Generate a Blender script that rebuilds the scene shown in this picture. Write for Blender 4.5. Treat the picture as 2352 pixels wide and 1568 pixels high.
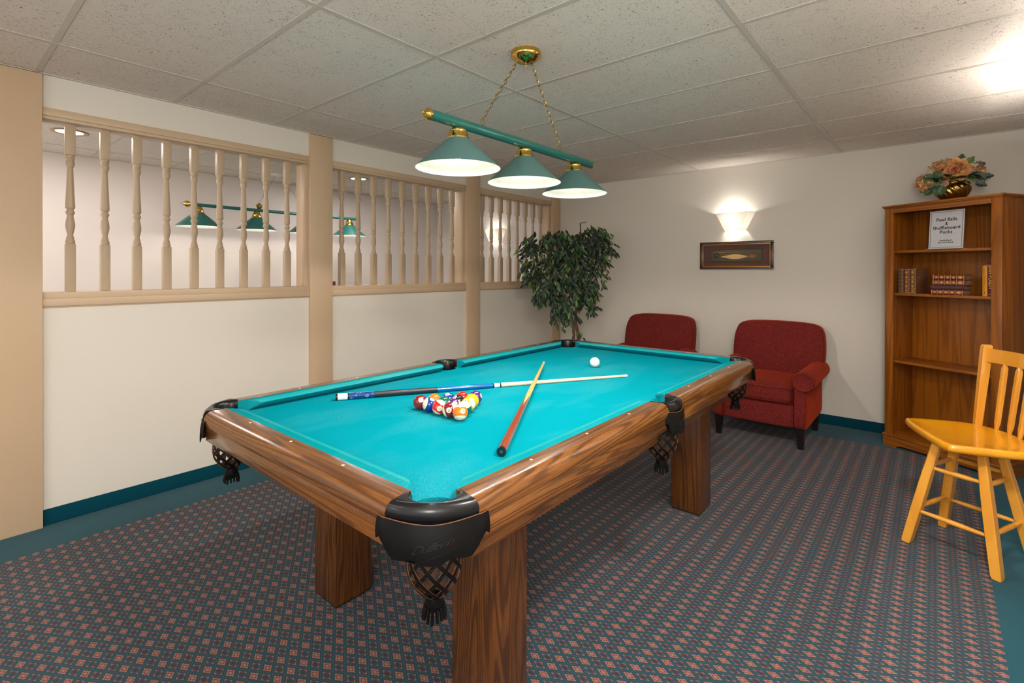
import bpy, bmesh, math, random
from mathutils import Vector, Matrix
from math import sin, cos, pi, radians as RAD, sqrt
random.seed(7)
for o in list(bpy.data.objects): bpy.data.objects.remove(o, do_unlink=True)
SC = bpy.context.scene
COL = SC.collection
H = 1.348

# ------------------------------------------------------------------ camera
YAW, PITCH, ROLL, FPX = 0.7003, -0.0027, 0.0009, 1149.1
FWD = Vector((-sin(YAW) * cos(PITCH), cos(YAW) * cos(PITCH), sin(PITCH)))
RGT = Vector((cos(YAW), sin(YAW), 0)); UPV = RGT.cross(FWD)
R2 = RGT * cos(ROLL) + UPV * sin(ROLL); U2 = UPV * cos(ROLL) - RGT * sin(ROLL)
cd = bpy.data.cameras.new('camera'); cam = bpy.data.objects.new('camera', cd); COL.objects.link(cam)
cd.sensor_width = 36; cd.lens = FPX / 2352 * 36; cd.shift_y = -(784 - 626.6) / 2352
cd.clip_start = 0.02
cam.matrix_world = Matrix(((R2.x, U2.x, -FWD.x, 0), (R2.y, U2.y, -FWD.y, 0), (R2.z, U2.z, -FWD.z, H), (0, 0, 0, 1)))
SC.camera = cam

# ------------------------------------------------------------------ world, exposure, added fill lights, side room lights
w = bpy.data.worlds.new('world'); SC.world = w; w.use_nodes = True
w.node_tree.nodes['Background'].inputs[0].default_value = (1.0, 0.965, 0.935, 1)
w.node_tree.nodes['Background'].inputs[1].default_value = 1.35
SC.view_settings.view_transform = 'Standard'; SC.view_settings.look = 'None'
SC.view_settings.gamma = 1; SC.view_settings.exposure = 0.07
SC.view_settings.use_curve_mapping = False

def light(name, kind, loc, power, color=(1, 1, 1), size=0.1, rot=None, size_y=None, spot=None):
    l = bpy.data.lights.new(name, kind); l.energy = power; l.color = color
    if kind == 'AREA':
        l.size = size
        if size_y: l.shape = 'RECTANGLE'; l.size_y = size_y
    else:
        l.shadow_soft_size = size
    if spot: l.spot_size = spot; l.spot_blend = 0.12
    o = bpy.data.objects.new(name, l); COL.objects.link(o); o.location = loc
    if rot: o.rotation_euler = rot
    return o
WARM = (1.0, 0.90, 0.78); NEUT = (1.0, 0.96, 0.91)
# added fill panels just under the ceiling, out of view
light('area_fill_1', 'AREA', (-1.6, -1.3, 2.36), 14, NEUT, 1.2, (0, 0, 0), 0.6)
light('area_fill_2', 'AREA', (0.12, 1.15, 2.365), 50, (1, .96, .92), 0.35, (0, 0, 0), 0.35)  # added to brighten the stool, bookcase and right-hand floor
# added soft point lights out of view, general fill without a fixture
light('point_fill_1', 'POINT', (-1.5, -1.9, 1.55), 17, (1, .96, .92), 0.25)
light('point_fill_2', 'POINT', (0.25, -0.7, 1.60), 100, (1, .95, .90), 0.25)
light('side_room_fill', 'POINT', (-4.6, -1.4, 1.4), 85, (1, .93, .9), 0.3)  # added out of view to lift the side room ceiling
# the brightly lit room behind the balusters
light('side_room_light_1', 'AREA', (-4.75, 0.7, 2.36), 17, (1, .93, .9), 1.0, (0, 0, 0), 0.6)
light('side_room_light_2', 'AREA', (-4.75, 3.2, 2.36), 17, (1, .93, .9), 1.0, (0, 0, 0), 0.6)

# ------------------------------------------------------------------ materials
def srgb(r, g, b):
    f = lambda c: (c / 255 / 12.92) if c / 255 <= .04045 else ((c / 255 + .055) / 1.055) ** 2.4
    return (f(r), f(g), f(b), 1)
class NT:
    def __init__(s, name):
        s.m = bpy.data.materials.new(name); s.m.use_nodes = True; s.t = s.m.node_tree
        s.b = s.t.nodes['Principled BSDF']
    def n(s, typ, **k):
        x = s.t.nodes.new(typ)
        for a, v in k.items(): setattr(x, a, v)
        return x
    def l(s, a, b): s.t.links.new(a, b)
    def set(s, sock, v):
        if isinstance(v, (int, float)): sock.default_value = v
        elif isinstance(v, (tuple, list)): sock.default_value = v
        else: s.l(v, sock)
    def math(s, op, a, b=None, c=None):
        x = s.n('ShaderNodeMath', operation=op); s.set(x.inputs[0], a)
        if b is not None: s.set(x.inputs[1], b)
        if c is not None: s.set(x.inputs[2], c)
        return x.outputs[0]
    def mix(s, f, a, b):
        x = s.n('ShaderNodeMix', data_type='RGBA'); s.set(x.inputs[0], f); s.set(x.inputs[6], a); s.set(x.inputs[7], b)
        return x.outputs[2]
    def coord(s, which='Object', scale=None, rot=None, loc=None):
        c = s.n('ShaderNodeTexCoord'); o = c.outputs[which]
        if scale or rot or loc:
            mp = s.n('ShaderNodeMapping'); s.l(o, mp.inputs[0])
            if scale: mp.inputs[3].default_value = scale
            if rot: mp.inputs[2].default_value = rot
            if loc: mp.inputs[1].default_value = loc
            o = mp.outputs[0]
        return o
    def noise(s, vec, scale, detail=3, rough=.5, dist=0):
        x = s.n('ShaderNodeTexNoise'); s.l(vec, x.inputs['Vector']); x.inputs['Scale'].default_value = scale
        x.inputs['Detail'].default_value = detail; x.inputs['Roughness'].default_value = rough
        x.inputs['Distortion'].default_value = dist
        return x.outputs[0]
    def vor(s, vec, scale):
        x = s.n('ShaderNodeTexVoronoi'); s.l(vec, x.inputs['Vector']); x.inputs['Scale'].default_value = scale
        return x.outputs[0]
    def ramp(s, f, stops):
        x = s.n('ShaderNodeValToRGB'); s.l(f, x.inputs[0]); e = x.color_ramp.elements
        while len(e) < len(stops): e.new(.5)
        for k, (p, c) in enumerate(stops): e[k].position = p; e[k].color = c if isinstance(c, tuple) else (c, c, c, 1)
        return x.outputs[0]
    def bump(s, h, strength=.2, dist=.002):
        x = s.n('ShaderNodeBump'); s.l(h, x.inputs['Height']); x.inputs['Strength'].default_value = strength
        x.inputs['Distance'].default_value = dist; s.l(x.outputs[0], s.b.inputs['Normal'])
    def P(s, **k):
        for a, v in k.items(): s.set(s.b.inputs[a.replace('_', ' ')], v)
        return s
def plain(name, c, rough=.5, metal=0, coat=0, noise=.06, nscale=30, spec=.5):
    t = NT(name); v = t.coord(); n = t.noise(v, nscale, 4)
    c2 = tuple(x * (1 - noise * 2) for x in c[:3]) + (1,)
    t.P(Base_Color=t.mix(n, c2, tuple(min(1, x * (1 + noise)) for x in c[:3]) + (1,)), Roughness=rough, Metallic=metal, Coat_Weight=coat, Specular_IOR_Level=spec)
    return t.m
def wood(name, dark, mid, light_, axis=1, scale=1.0, rough=.32, coat=.5, rings=9, contrast=1.0, stretch=.09):
    t = NT(name); sc = [1, 1, 1]; sc[axis] = stretch
    c = t.coord(scale=tuple(x * scale for x in sc))
    big = t.noise(c, 3.2, 2, .45, .2)
    r = t.math('SINE', t.math('MULTIPLY', big, rings * 6.283))
    r = t.math('POWER', t.math('MULTIPLY_ADD', r, .5, .5), 1.6)
    sf = [1, 1, 1]; sf[axis] = .03
    cf = t.coord(scale=tuple(x * scale for x in sf))
    fine = t.noise(cf, 240, 3, .6)
    fine = t.ramp(fine, [(.38, 0.0), (.56, 1.0)])
    mid_ = t.ramp(t.noise(cf, 70, 4, .65), [(.42, 0.0), (.62, 1.0)])
    tone = t.noise(c, 1.4, 2)
    base = t.mix(t.ramp(r, [(.0, 1.0), (.32 , .30), (1.0, 0.0)]), light_, mid)
    base = t.mix(t.math('MULTIPLY', t.ramp(r, [(0, 1.0), (.22, .0)]), .62 * contrast), base, dark)
    base = t.mix(t.math('MULTIPLY', mid_, .42 * contrast), base, dark)
    base = t.mix(t.math('MULTIPLY', t.math('SUBTRACT', 1.0, fine), .5 * contrast), base, dark)
    base = t.mix(t.math('MULTIPLY', tone, .5), base, mid)
    t.P(Base_Color=base, Roughness=rough, Coat_Weight=coat, Coat_Roughness=.12)
    t.bump(fine, .02, .0006)
    return t.m
OAK = lambda ax, nm: wood(nm, srgb(46, 24, 7), srgb(102, 59, 21), srgb(136, 85, 34), ax, 3.2, .26, .6, 24, .72, .05)
M_oak = {a: OAK(a, 'table_oak_' + 'xyz'[a]) for a in (0, 1, 2)}
M_oakleg = wood('table_leg_oak', srgb(36, 18, 5), srgb(88, 49, 14), srgb(116, 69, 23), 2, 2.6, .35, .4, 18, 1.0, .08)
M_case = wood('bookcase_wood', srgb(96, 48, 6), srgb(146, 82, 12), srgb(168, 98, 20), 2, 2.2, .42, .25, 10, .55, .06)
M_case_h = wood('bookcase_wood_horizontal', srgb(96, 48, 6), srgb(146, 82, 12), srgb(168, 98, 20), 0, 2.2, .42, .25, 10, .55, .06)
M_stool = wood('honey_maple', srgb(196, 122, 30), srgb(222, 150, 44), srgb(236, 168, 62), 2, 2.0, .3, .6, 3, .25, .1)
M_seat = wood('honey_maple_seat', srgb(206, 128, 10), srgb(232, 154, 12), srgb(238, 164, 22), 1, 2.0, .28, .7, 3, .25, .1)

def felt(name, c, wear):
    t = NT(name); v = t.coord()
    fz = t.noise(v, 900, 2, .7)
    base = t.mix(fz, tuple(x * .86 for x in c[:3]) + (1,), tuple(min(1, x * 1.1) for x in c[:3]) + (1,))
    patch = t.ramp(t.noise(t.coord(scale=(1, .5, 1), rot=(0, 0, .5)), 4.2, 3, .55), [(.46, 0.0), (.68, 1.0)])
    spk = t.ramp(t.noise(v, 480, 3, .75), [(.50, 0.0), (.66, 1.0)])
    dots = t.ramp(t.vor(v, 42), [(.0, 1.0), (.075, 0.0)])
    f = t.math('MULTIPLY', t.math('MULTIPLY', patch, spk), wear)
    base = t.mix(f, base, (.45, .80, .82, 1))
    base = t.mix(t.math('MULTIPLY', dots, .45 * wear), base, (.45, .8, .82, 1))
    t.P(Base_Color=base, Roughness=.95, Specular_IOR_Level=.02)
    t.bump(fz, .15, .0008)
    return t.m
M_felt = felt('turquoise_felt', srgb(0, 138, 154), .17)
M_cush = felt('cushion_felt', srgb(0, 132, 142), .18)
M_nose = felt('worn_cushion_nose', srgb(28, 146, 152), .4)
M_leather = plain('black_leather', srgb(14, 14, 17), .3, 0, .1, .2, 60, .35)
M_leather2 = plain('black_leather_dull', srgb(9, 8, 8), .45, 0, 0, .2, 60, .2)
M_tan = plain('raw_leather_edge', srgb(104, 66, 40), .7)
M_stitch = plain('stitch_thread', srgb(128, 132, 144), .6)
M_pearl = plain('pearl_inlay', srgb(226, 206, 170), .25)
M_brass = plain('polished_brass', srgb(214, 178, 92), .16, 1, 0, .05)
M_brass_dk = plain('aged_brass', srgb(168, 134, 70), .24, 1, 0, .15, 12)
M_chainm = plain('brass_chain', srgb(178, 152, 92), .28, 1)
M_chaing = plain('grey_chain', srgb(120, 118, 118), .4, 1)
M_green = plain('green_lamp_enamel', srgb(14, 92, 84), .28, 0, .5, .05)
M_shade = plain('green_lamp_shade', srgb(66, 100, 97), .5, 0, .1, .06)
M_shade2 = plain('dark_green_lamp_shade', srgb(24, 96, 90), .3, 0, .4, .05)
M_white_in = plain('white_shade_lining', srgb(250, 246, 236), .5)
def emit(name, c, s):
    t = NT(name); t.P(Base_Color=c, Emission_Color=c, Emission_Strength=s, Roughness=.4); return t.m
M_bulb = emit('lit_bulb', (1, .93, .8, 1), 12)
M_lens = emit('lit_lens', (1, .95, .9, 1), 6)

def paint(name, c, rough=.55, var=.05, bumps=.12, scuff=0.0):
    t = NT(name); v = t.coord()
    n = t.noise(v, 2.0, 3, .6); n2 = t.noise(v, 160, 3, .6)
    lin = t.noise(t.coord(scale=(1, 1, .06)), 120, 2)
    base = t.mix(n, tuple(x * (1 - var) for x in c[:3]) + (1,), tuple(min(1, x * (1 + var)) for x in c[:3]) + (1,))
    if scuff:
        s = t.ramp(t.noise(t.coord(scale=(1, 1, 3.5)), 9, 6, .8, 1.5), [(.70, 0.0), (.74, 1.0)])
        base = t.mix(t.math('MULTIPLY', s, scuff), base, srgb(110, 100, 88))
    t.P(Base_Color=base, Roughness=rough, Specular_IOR_Level=.35)
    t.bump(t.math('ADD', n2, lin), bumps, .0012)
    return t.m
M_wall = paint('cream_wall_paint', srgb(220, 213, 201), .6, .03, .12, .35)
M_wall2 = paint('side_room_wall_paint', srgb(226, 218, 212), .6, .02)
M_trim = paint('tan_trim_paint', srgb(196, 170, 140), .42, .03, .10, .1)
M_post = paint('tan_post_paint', srgb(201, 174, 143), .45, .05, .12, .25)
M_balu = paint('tan_baluster_paint', srgb(184, 161, 133), .4, .04, .06)

def ceiling_mat():
    t = NT('ceiling_tile'); v = t.coord()
    c = srgb(231, 220, 209)
    fz = t.noise(v, 70, 5, .7)
    worm = t.noise(v, 95, 3, .6, 1.2)
    f1 = t.ramp(worm, [(.35, 1.0), (.40, 0.0)])
    gate = t.ramp(t.noise(v, 14, 2), [(.35, 0.0), (.55, 1.0)])
    pin = t.ramp(t.vor(v, 120), [(.14, 1.0), (.25, 0.0)])
    pg = t.ramp(t.noise(v, 45, 2), [(.46, 0.0), (.52, 1.0)])
    d = t.math('MAXIMUM', t.math('MULTIPLY', f1, gate), t.math('MULTIPLY', pin, pg))
    base = t.mix(fz, tuple(x * .92 for x in c[:3]) + (1,), c)
    base = t.mix(t.math('MULTIPLY', d, .8), base, srgb(108, 98, 86))
    t.P(Base_Color=base, Roughness=.95, Specular_IOR_Level=.1)
    t.bump(t.math('SUBTRACT', 1.0, d), .4, .002)
    return t.m
M_tile = ceiling_mat()
M_grid = plain('ceiling_grid_metal', srgb(200, 191, 180), .38, 0, .1, .03)

def carpet():
    t = NT('patterned_carpet'); co = t.n('ShaderNodeTexCoord'); sp = t.n('ShaderNodeSeparateXYZ')
    nz = t.n('ShaderNodeTexNoise'); t.l(co.outputs['Object'], nz.inputs['Vector']); nz.inputs['Scale'].default_value = 420
    va = t.n('ShaderNodeVectorMath', operation='SCALE'); t.l(nz.outputs['Color'], va.inputs[0]); va.inputs['Scale'].default_value = .0032
    vb = t.n('ShaderNodeVectorMath', operation='ADD'); t.l(co.outputs['Object'], vb.inputs[0]); t.l(va.outputs[0], vb.inputs[1])
    t.l(vb.outputs[0], sp.inputs[0]); X, Y = sp.outputs[0], sp.outputs[1]
    sx = t.math('DIVIDE', X, .0735); sy = t.math('DIVIDE', Y, .0450)
    u = t.math('ADD', sx, sy); v = t.math('SUBTRACT', sx, sy)
    fu = t.math('SUBTRACT', t.math('FRACT', u), .5); fv = t.math('SUBTRACT', t.math('FRACT', v), .5)
    au = t.math('ABSOLUTE', fu); av = t.math('ABSOLUTE', fv)
    par = t.math('MODULO', t.math('ADD', t.math('FLOOR', u), t.math('FLOOR', v)), 2)
    par = t.math('GREATER_THAN', t.math('ABSOLUTE', par), .5)
    mx = t.math('MAXIMUM', au, av); mn = t.math('MINIMUM', au, av)
    # scalloped square
    edge = t.math('ADD', mx, t.math('MULTIPLY', t.math('COMPARE', mn, .12, .045), .05))
    sq = t.math('LESS_THAN', edge, .325)
    # type A: full pink square, red ring, greyish heart
    ringA = t.math('MULTIPLY', t.math('GREATER_THAN', mx, .13), t.math('LESS_THAN', mx, .20))
    ringA = t.math('MULTIPLY', ringA, t.math('LESS_THAN', mn, .17))
    # type B: frame, gap, four red dots, dark heart
    inner = t.math('LESS_THAN', mx, .25)
    dots = t.math('MULTIPLY', t.math('COMPARE', au, .15, .062), t.math('COMPARE', av, .15, .062))
    gaps = t.math('MULTIPLY', t.math('LESS_THAN', mn, .055), t.math('GREATER_THAN', mx, .1))
    teal = srgb(36, 70, 80); tealL = srgb(60, 90, 102); pink = srgb(170, 116, 104); red = srgb(124, 42, 30); heart = srgb(158, 128, 112); dk = srgb(40, 60, 78)
    gl = t.math('GREATER_THAN', mx, .465)
    bg = t.mix(t.math('MULTIPLY', gl, .7), teal, tealL)
    A = t.mix(ringA, pink, red); A = t.mix(t.math('LESS_THAN', t.math('ADD', au, av), .16), A, heart)
    B = t.mix(inner, pink, dk); B = t.mix(dots, B, red); B = t.mix(gaps, B, teal)
    mot = t.mix(par, A, B)
    pat = t.mix(sq, bg, mot)
    # plain teal border along the walls
    bx = t.math('MULTIPLY', t.math('GREATER_THAN', X, -3.285), t.math('LESS_THAN', X, .198))
    bx = t.math('MULTIPLY', bx, t.math('LESS_THAN', Y, 4.778))
    bt = t.mix(t.noise(co.outputs['Object'], 3, 3), srgb(14, 74, 88), srgb(22, 92, 104))
    base = t.mix(bx, bt, pat)
    fz = t.noise(co.outputs['Object'], 700, 2, .8)
    base = t.mix(t.math('MULTIPLY', fz, .48), base, (.012, .022, .028, 1))
    t.P(Base_Color=base, Roughness=1.0, Specular_IOR_Level=.05, Sheen_Weight=.12)
    t.bump(fz, .4, .003)
    return t.m
M_carpet = carpet()
M_tealbase = plain('teal_carpet_base', srgb(10, 66, 80), 1.0, 0, 0, .12, 300, .05)
def fabric():
    t = NT('rust_red_fabric'); v = t.coord()
    wx = t.noise(t.coord(scale=(1, 1, .12)), 520, 2, .6); wz = t.noise(t.coord(scale=(.12, .3, 1)), 520, 2, .6)
    m = t.math('MULTIPLY', wx, wz); m = t.ramp(m, [(.15, 0.0), (.38, 1.0)])
    base = t.mix(m, srgb(72, 20, 20), srgb(140, 48, 40))
    t.P(Base_Color=base, Roughness=.9, Sheen_Weight=.5, Sheen_Roughness=.35, Sheen_Tint=srgb(235, 80, 20), Specular_IOR_Level=.15)
    t.bump(m, .35, .001)
    return t.m
M_fab = fabric()
M_black = plain('black_wood', srgb(22, 16, 14), .3, 0, .3)
M_leafs = []
for nm, c, tr in (('leaf_dark', srgb(36, 54, 42), 0), ('leaf_mid', srgb(52, 86, 48), 0), ('leaf_light', srgb(96, 128, 60), 0), ('leaf_brown', srgb(82, 62, 44), 0)):
    M_leafs.append(plain(nm, c, .5, 0, .1, .25, 20))
M_bark = plain('bark', srgb(108, 72, 50), .8, 0, 0, .4, 40)
M_petal = plain('peach_petals', srgb(236, 180, 116), .8, 0, 0, .15, 60)
M_petal2 = plain('pale_petals', srgb(222, 192, 158), .8, 0, 0, .15, 60)
M_petal3 = plain('shaded_apricot_petals', srgb(208, 146, 90), .8, 0, 0, .2, 60)
M_petalr = plain('coral_petals', srgb(206, 92, 68), .8)
M_paper = plain('white_paper', srgb(205, 205, 208), .5, 0, 0, .02)
M_ink = plain('dark_ink', srgb(44, 44, 50), .6)
def glass_mat():
    t = NT('frosted_glass'); nt = t.t
    tr = t.n('ShaderNodeBsdfTranslucent'); tr.inputs[0].default_value = (.98, .95, .9, 1)
    mx = t.n('ShaderNodeMixShader'); mx.inputs[0].default_value = .5
    t.P(Base_Color=(.92, .9, .87, 1), Roughness=.25)
    out = [n for n in nt.nodes if n.type == 'OUTPUT_MATERIAL'][0]
    t.l(t.b.outputs[0], mx.inputs[1]); t.l(tr.outputs[0], mx.inputs[2]); t.l(mx.outputs[0], out.inputs[0])
    return t.m
M_frost = glass_mat()

# ------------------------------------------------------------------ mesh helpers
class MB:
    def __init__(s): s.b = bmesh.new()
    def box(s, x0, x1, y0, y1, z0, z1, bev=0, seg=2, rot=None, mi=0):
        g = bmesh.ops.create_cube(s.b, size=1)['verts']
        bmesh.ops.scale(s.b, vec=(x1 - x0, y1 - y0, z1 - z0), verts=g)
        c = Vector(((x0 + x1) / 2, (y0 + y1) / 2, (z0 + z1) / 2))
        if bev:
            es = list({e for v in g for e in v.link_edges})
            r = bmesh.ops.bevel(s.b, geom=es, offset=bev, segments=seg, profile=.5, affect='EDGES')
            g = list({v for f in r['faces'] for v in f.verts} | {v for v in g if v.is_valid})
        if rot is not None: bmesh.ops.transform(s.b, matrix=rot, verts=g)
        bmesh.ops.translate(s.b, vec=c, verts=g)
        if mi:
            for f in {f for v in g for f in v.link_faces}: f.material_index = mi
        return s
    def lathe(s, prof, c=(0, 0, 0), n=32, m=None, mi=0, fn=None, cap=True):
        """prof: (r, z) list; fn(angle, r, z) -> (r, angle) for flutes"""
        rings = []
        for r, z in prof:
            ring = []
            for i in range(n):
                a = 2 * pi * i / n; rr, aa = (r, a) if fn is None else fn(a, r, z)
                p = Vector((rr * cos(aa), rr * sin(aa), z))
                if m is not None: p = m @ p
                ring.append(s.b.verts.new(p + Vector(c)))
            rings.append(ring)
        for k in range(len(rings) - 1):
            for i in range(n):
                f = s.b.faces.new((rings[k][i], rings[k][(i + 1) % n], rings[k + 1][(i + 1) % n], rings[k + 1][i])); f.material_index = mi
        if cap:
            for ring, rz in ((rings[0], prof[0][0]), (rings[-1], prof[-1][0])):
                if rz > 1e-4:
                    try: s.b.faces.new(ring).material_index = mi
                    except ValueError: pass
        return s
    def tube(s, pts, r, n=8, mi=0, closed=False, flat=None, caps=True):
        pts = [Vector(p) for p in pts]; rings = []; N = len(pts); prev = None
        for i, p in enumerate(pts):
            a = pts[(i - 1) % N] if (closed or i > 0) else p; b = pts[(i + 1) % N] if (closed or i < N - 1) else p
            t = (b - a).normalized()
            if prev is None:
                ref = Vector((0, 0, 1)) if abs(t.z) < .9 else Vector((1, 0, 0))
                u = t.cross(ref).normalized()
            else:
                u = (prev - t * prev.dot(t)).normalized()
            prev = u; v = t.cross(u); rr = r[i] if isinstance(r, (list, tuple)) else r
            rings.append([s.b.verts.new(p + (u * cos(2 * pi * k / n + pi / n) + v * sin(2 * pi * k / n + pi / n)) * rr) for k in range(n)])
        for i in range(N if closed else N - 1):
            A, B = rings[i], rings[(i + 1) % N]
            for k in range(n): s.b.faces.new((A[k], A[(k + 1) % n], B[(k + 1) % n], B[k])).material_index = mi
        if not closed and caps:
            s.b.faces.new(rings[0][::-1]).material_index = mi; s.b.faces.new(rings[-1]).material_index = mi
        return s
    def grid(s, rows, mi=0, closed=False):
        vs = [[s.b.verts.new(Vector(p)) for p in r] for r in rows]
        for i in range(len(vs) - 1):
            m = len(vs[i])
            for j in range(m if closed else m - 1):
                s.b.faces.new((vs[i][j], vs[i][(j + 1) % m], vs[i + 1][(j + 1) % m], vs[i + 1][j])).material_index = mi
        return vs
    def loft(s, rings, caps=True, mi=0):
        vs = s.grid(rings, mi, True)
        if caps:
            s.b.faces.new(vs[0][::-1]).material_index = mi; s.b.faces.new(vs[-1]).material_index = mi
        return s
    def poly(s, pts, z0, z1, mi=0, bev=0, seg=2):
        a = [s.b.verts.new((x, y, z0)) for x, y in pts]; b = [s.b.verts.new((x, y, z1)) for x, y in pts]
        n = len(pts); fs = []
        for i in range(n): fs.append(s.b.faces.new((a[i], a[(i + 1) % n], b[(i + 1) % n], b[i])))
        bot = s.b.faces.new(a[::-1]); top = s.b.faces.new(b)
        for f in fs + [bot, top]: f.material_index = mi
        if bev:
            es = list(top.edges) + list(bot.edges)
            bmesh.ops.bevel(s.b, geom=es, offset=bev, segments=seg, profile=.5, affect='EDGES')
        return s
    def sphere(s, c, r, n=24, mi=0, sc=(1, 1, 1)):
        g = bmesh.ops.create_uvsphere(s.b, u_segments=n, v_segments=n // 2, radius=r)['verts']
        bmesh.ops.scale(s.b, vec=sc, verts=g); bmesh.ops.translate(s.b, vec=Vector(c), verts=g)
        if mi:
            for f in {f for v in g for f in v.link_faces}: f.material_index = mi
        return s
    def build(s, name, mats, parent=None, smooth=40, mods=(), loc=None):
        bmesh.ops.recalc_face_normals(s.b, faces=s.b.faces[:])
        me = bpy.data.meshes.new(name); s.b.to_mesh(me); s.b.free()
        for m in (mats if isinstance(mats, (list, tuple)) else [mats]): me.materials.append(m)
        if smooth:
            for p in me.polygons: p.use_smooth = True
            try: me.set_sharp_from_angle(angle=RAD(smooth))
            except Exception: pass
        o = bpy.data.objects.new(name, me); COL.objects.link(o)
        if parent: o.parent = parent
        if loc: o.location = loc
        for k, a in mods:
            md = o.modifiers.new(k.lower(), k)
            for x, v in a.items(): setattr(md, x, v)
        return o
def tag(o, label=None, cat=None, group=None, kind=None):
    if label: o['label'] = label
    if cat: o['category'] = cat
    if group: o['group'] = group
    if kind: o['kind'] = kind
    return o
def thing(name, label, cat, loc=(0, 0, 0), rz=0, group=None):
    o = bpy.data.objects.new(name, None); COL.objects.link(o); o.location = loc; o.rotation_euler = (0, 0, rz)
    o.empty_display_size = .1
    return tag(o, label, cat, group)
def struct(o): o['kind'] = 'structure'; return o
def text_mesh(txt, size, mat, name, extrude=.0004, align='CENTER', shear=0, offset=0, space=1.0, line=1.0):
    cu = bpy.data.curves.new('txt', 'FONT'); cu.body = txt; cu.size = size; cu.extrude = extrude; cu.align_x = align
    cu.align_y = 'CENTER'; cu.shear = shear; cu.offset = offset; cu.space_character = space; cu.space_line = line
    cu.resolution_u = 3
    ob = bpy.data.objects.new('txt', cu); COL.objects.link(ob)
    dg = bpy.context.evaluated_depsgraph_get(); dg.update()
    me = bpy.data.meshes.new_from_object(ob.evaluated_get(dg)); me.name = name
    bpy.data.objects.remove(ob, do_unlink=True)
    me.materials.clear(); me.materials.append(mat)
    return me
def place_mesh(me, name, parent, M):
    o = bpy.data.objects.new(name, me); COL.objects.link(o)
    if parent: o.parent = parent
    o.matrix_local = M
    return o

# ------------------------------------------------------------------ the room shell
XL, YB, XR, ZC, XF = -3.60, 5.19, 0.56, 2.39, -5.90
struct(MB().box(XF - .1, XR + .1, -3.2, YB + .1, -.06, 0).build('floor', M_carpet, smooth=0))
struct(MB().box(XF - .1, XR + .1, -3.2, YB + .1, ZC, ZC + .05).build('ceiling', M_tile, smooth=0))
g = MB()
XG = [-5.524 + 1.2247 * i for i in range(0, 5)]; YG = [.4018 + .6096 * j for j in range(-5, 8)]
for x in XG: g.box(x - .012, x + .012, -3.2, YB, ZC - .0032, ZC + .002)
for y in YG: g.box(XF, XR, y - .0115, y + .0115, ZC - .0025, ZC + .002)
for (a, b, c, d) in ((XL - .1, XL + .022, -3.2, YB), (XF, XF + .02, -3.2, YB), (XR - .02, XR, -3.2, YB)): g.box(a, b, c, d, ZC - .004, ZC + .002)
g.box(XF, XR, YB - .02, YB, ZC - .0045, ZC + .002)
struct(g.build('trim_1', M_grid, smooth=0))
wb = MB().box(XL - .05, XR + .1, YB, YB + .1, 0, ZC); struct(wb.build('wall_back', M_wall, smooth=0))
struct(MB().box(XF - .1, XL - .05, YB, YB + .1, 0, ZC).build('wall_side_room_back', M_wall2, smooth=0))
struct(MB().box(XR, XR + .1, -.4, YB, 0, ZC).build('wall_right', M_wall, smooth=0))
struct(MB().box(XF - .1, XF, -3.2, YB, 0, ZC).build('wall_far', M_wall2, smooth=0))
struct(MB().box(XF, XL - .09, -3.3, -3.2, 0, ZC).build('wall_side_room_front', M_wall2, smooth=0))
# partition: solid below the sill and above the head rail
pt = MB().box(XL - .09, XL, -3.2, YB, 0, 1.20).box(XL - .09, XL, -3.2, YB, 2.17, ZC)
pt.box(XL - .09, XL, -3.2, .42, 1.20, 2.17)
struct(pt.build('wall_left', M_wall, smooth=0))
struct(MB().box(XL, XL + .010, .42, YB - .001, .0, .085, .003).build('baseboard_left', M_tealbase))
struct(MB().box(XL, XR, YB - .010, YB, .0, .085, .003).build('baseboard_back', M_tealbase))
# posts
posts = [(-.9, .42, .03), (1.895, 2.080, .022), (3.545, 3.738, .022), (5.016, YB - .002, .022)]
for k, (a, b, pr) in enumerate(posts):
    struct(MB().box(XL - .112 if k else XL - .1, XL + pr, a, b, 0, ZC - .0085, .003).build('trim_%d' % (2 + k), M_post, smooth=30))
bays = [(.42, 1.895), (2.080, 3.545), (3.738, 5.016)]
tn = 6
for a, b in bays:
    s = MB()
    s.box(XL - .125, XL + .012, a, b, 1.20, 1.237, .004).box(XL - .09, XL + .018, a, b, 1.160, 1.204, .005)
    s.box(XL - .0, XL + .006, a, b, 1.152, 1.166, .002)
    struct(s.build('trim_%d' % tn, M_trim, smooth=30)); tn += 1
    s = MB()
    s.box(XL - .115, XL + .008, a, b, 2.155, 2.178, .004).box(XL, XL + .016, a, b, 2.172, 2.213, .005)
    struct(s.build('trim_%d' % tn, M_trim, smooth=30)); tn += 1
# jambs lining the openings
for a, b in bays:
    s = MB()
    s.box(XL - .138, XL - .012, b - .028, b + .001, 1.235, 2.157, .003)
    if a > 1: s.box(XL - .138, XL - .012, a - .001, a + .006, 1.235, 2.157, .002)
    struct(s.build('trim_%d' % tn, M_trim, smooth=30)); tn += 1

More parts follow.
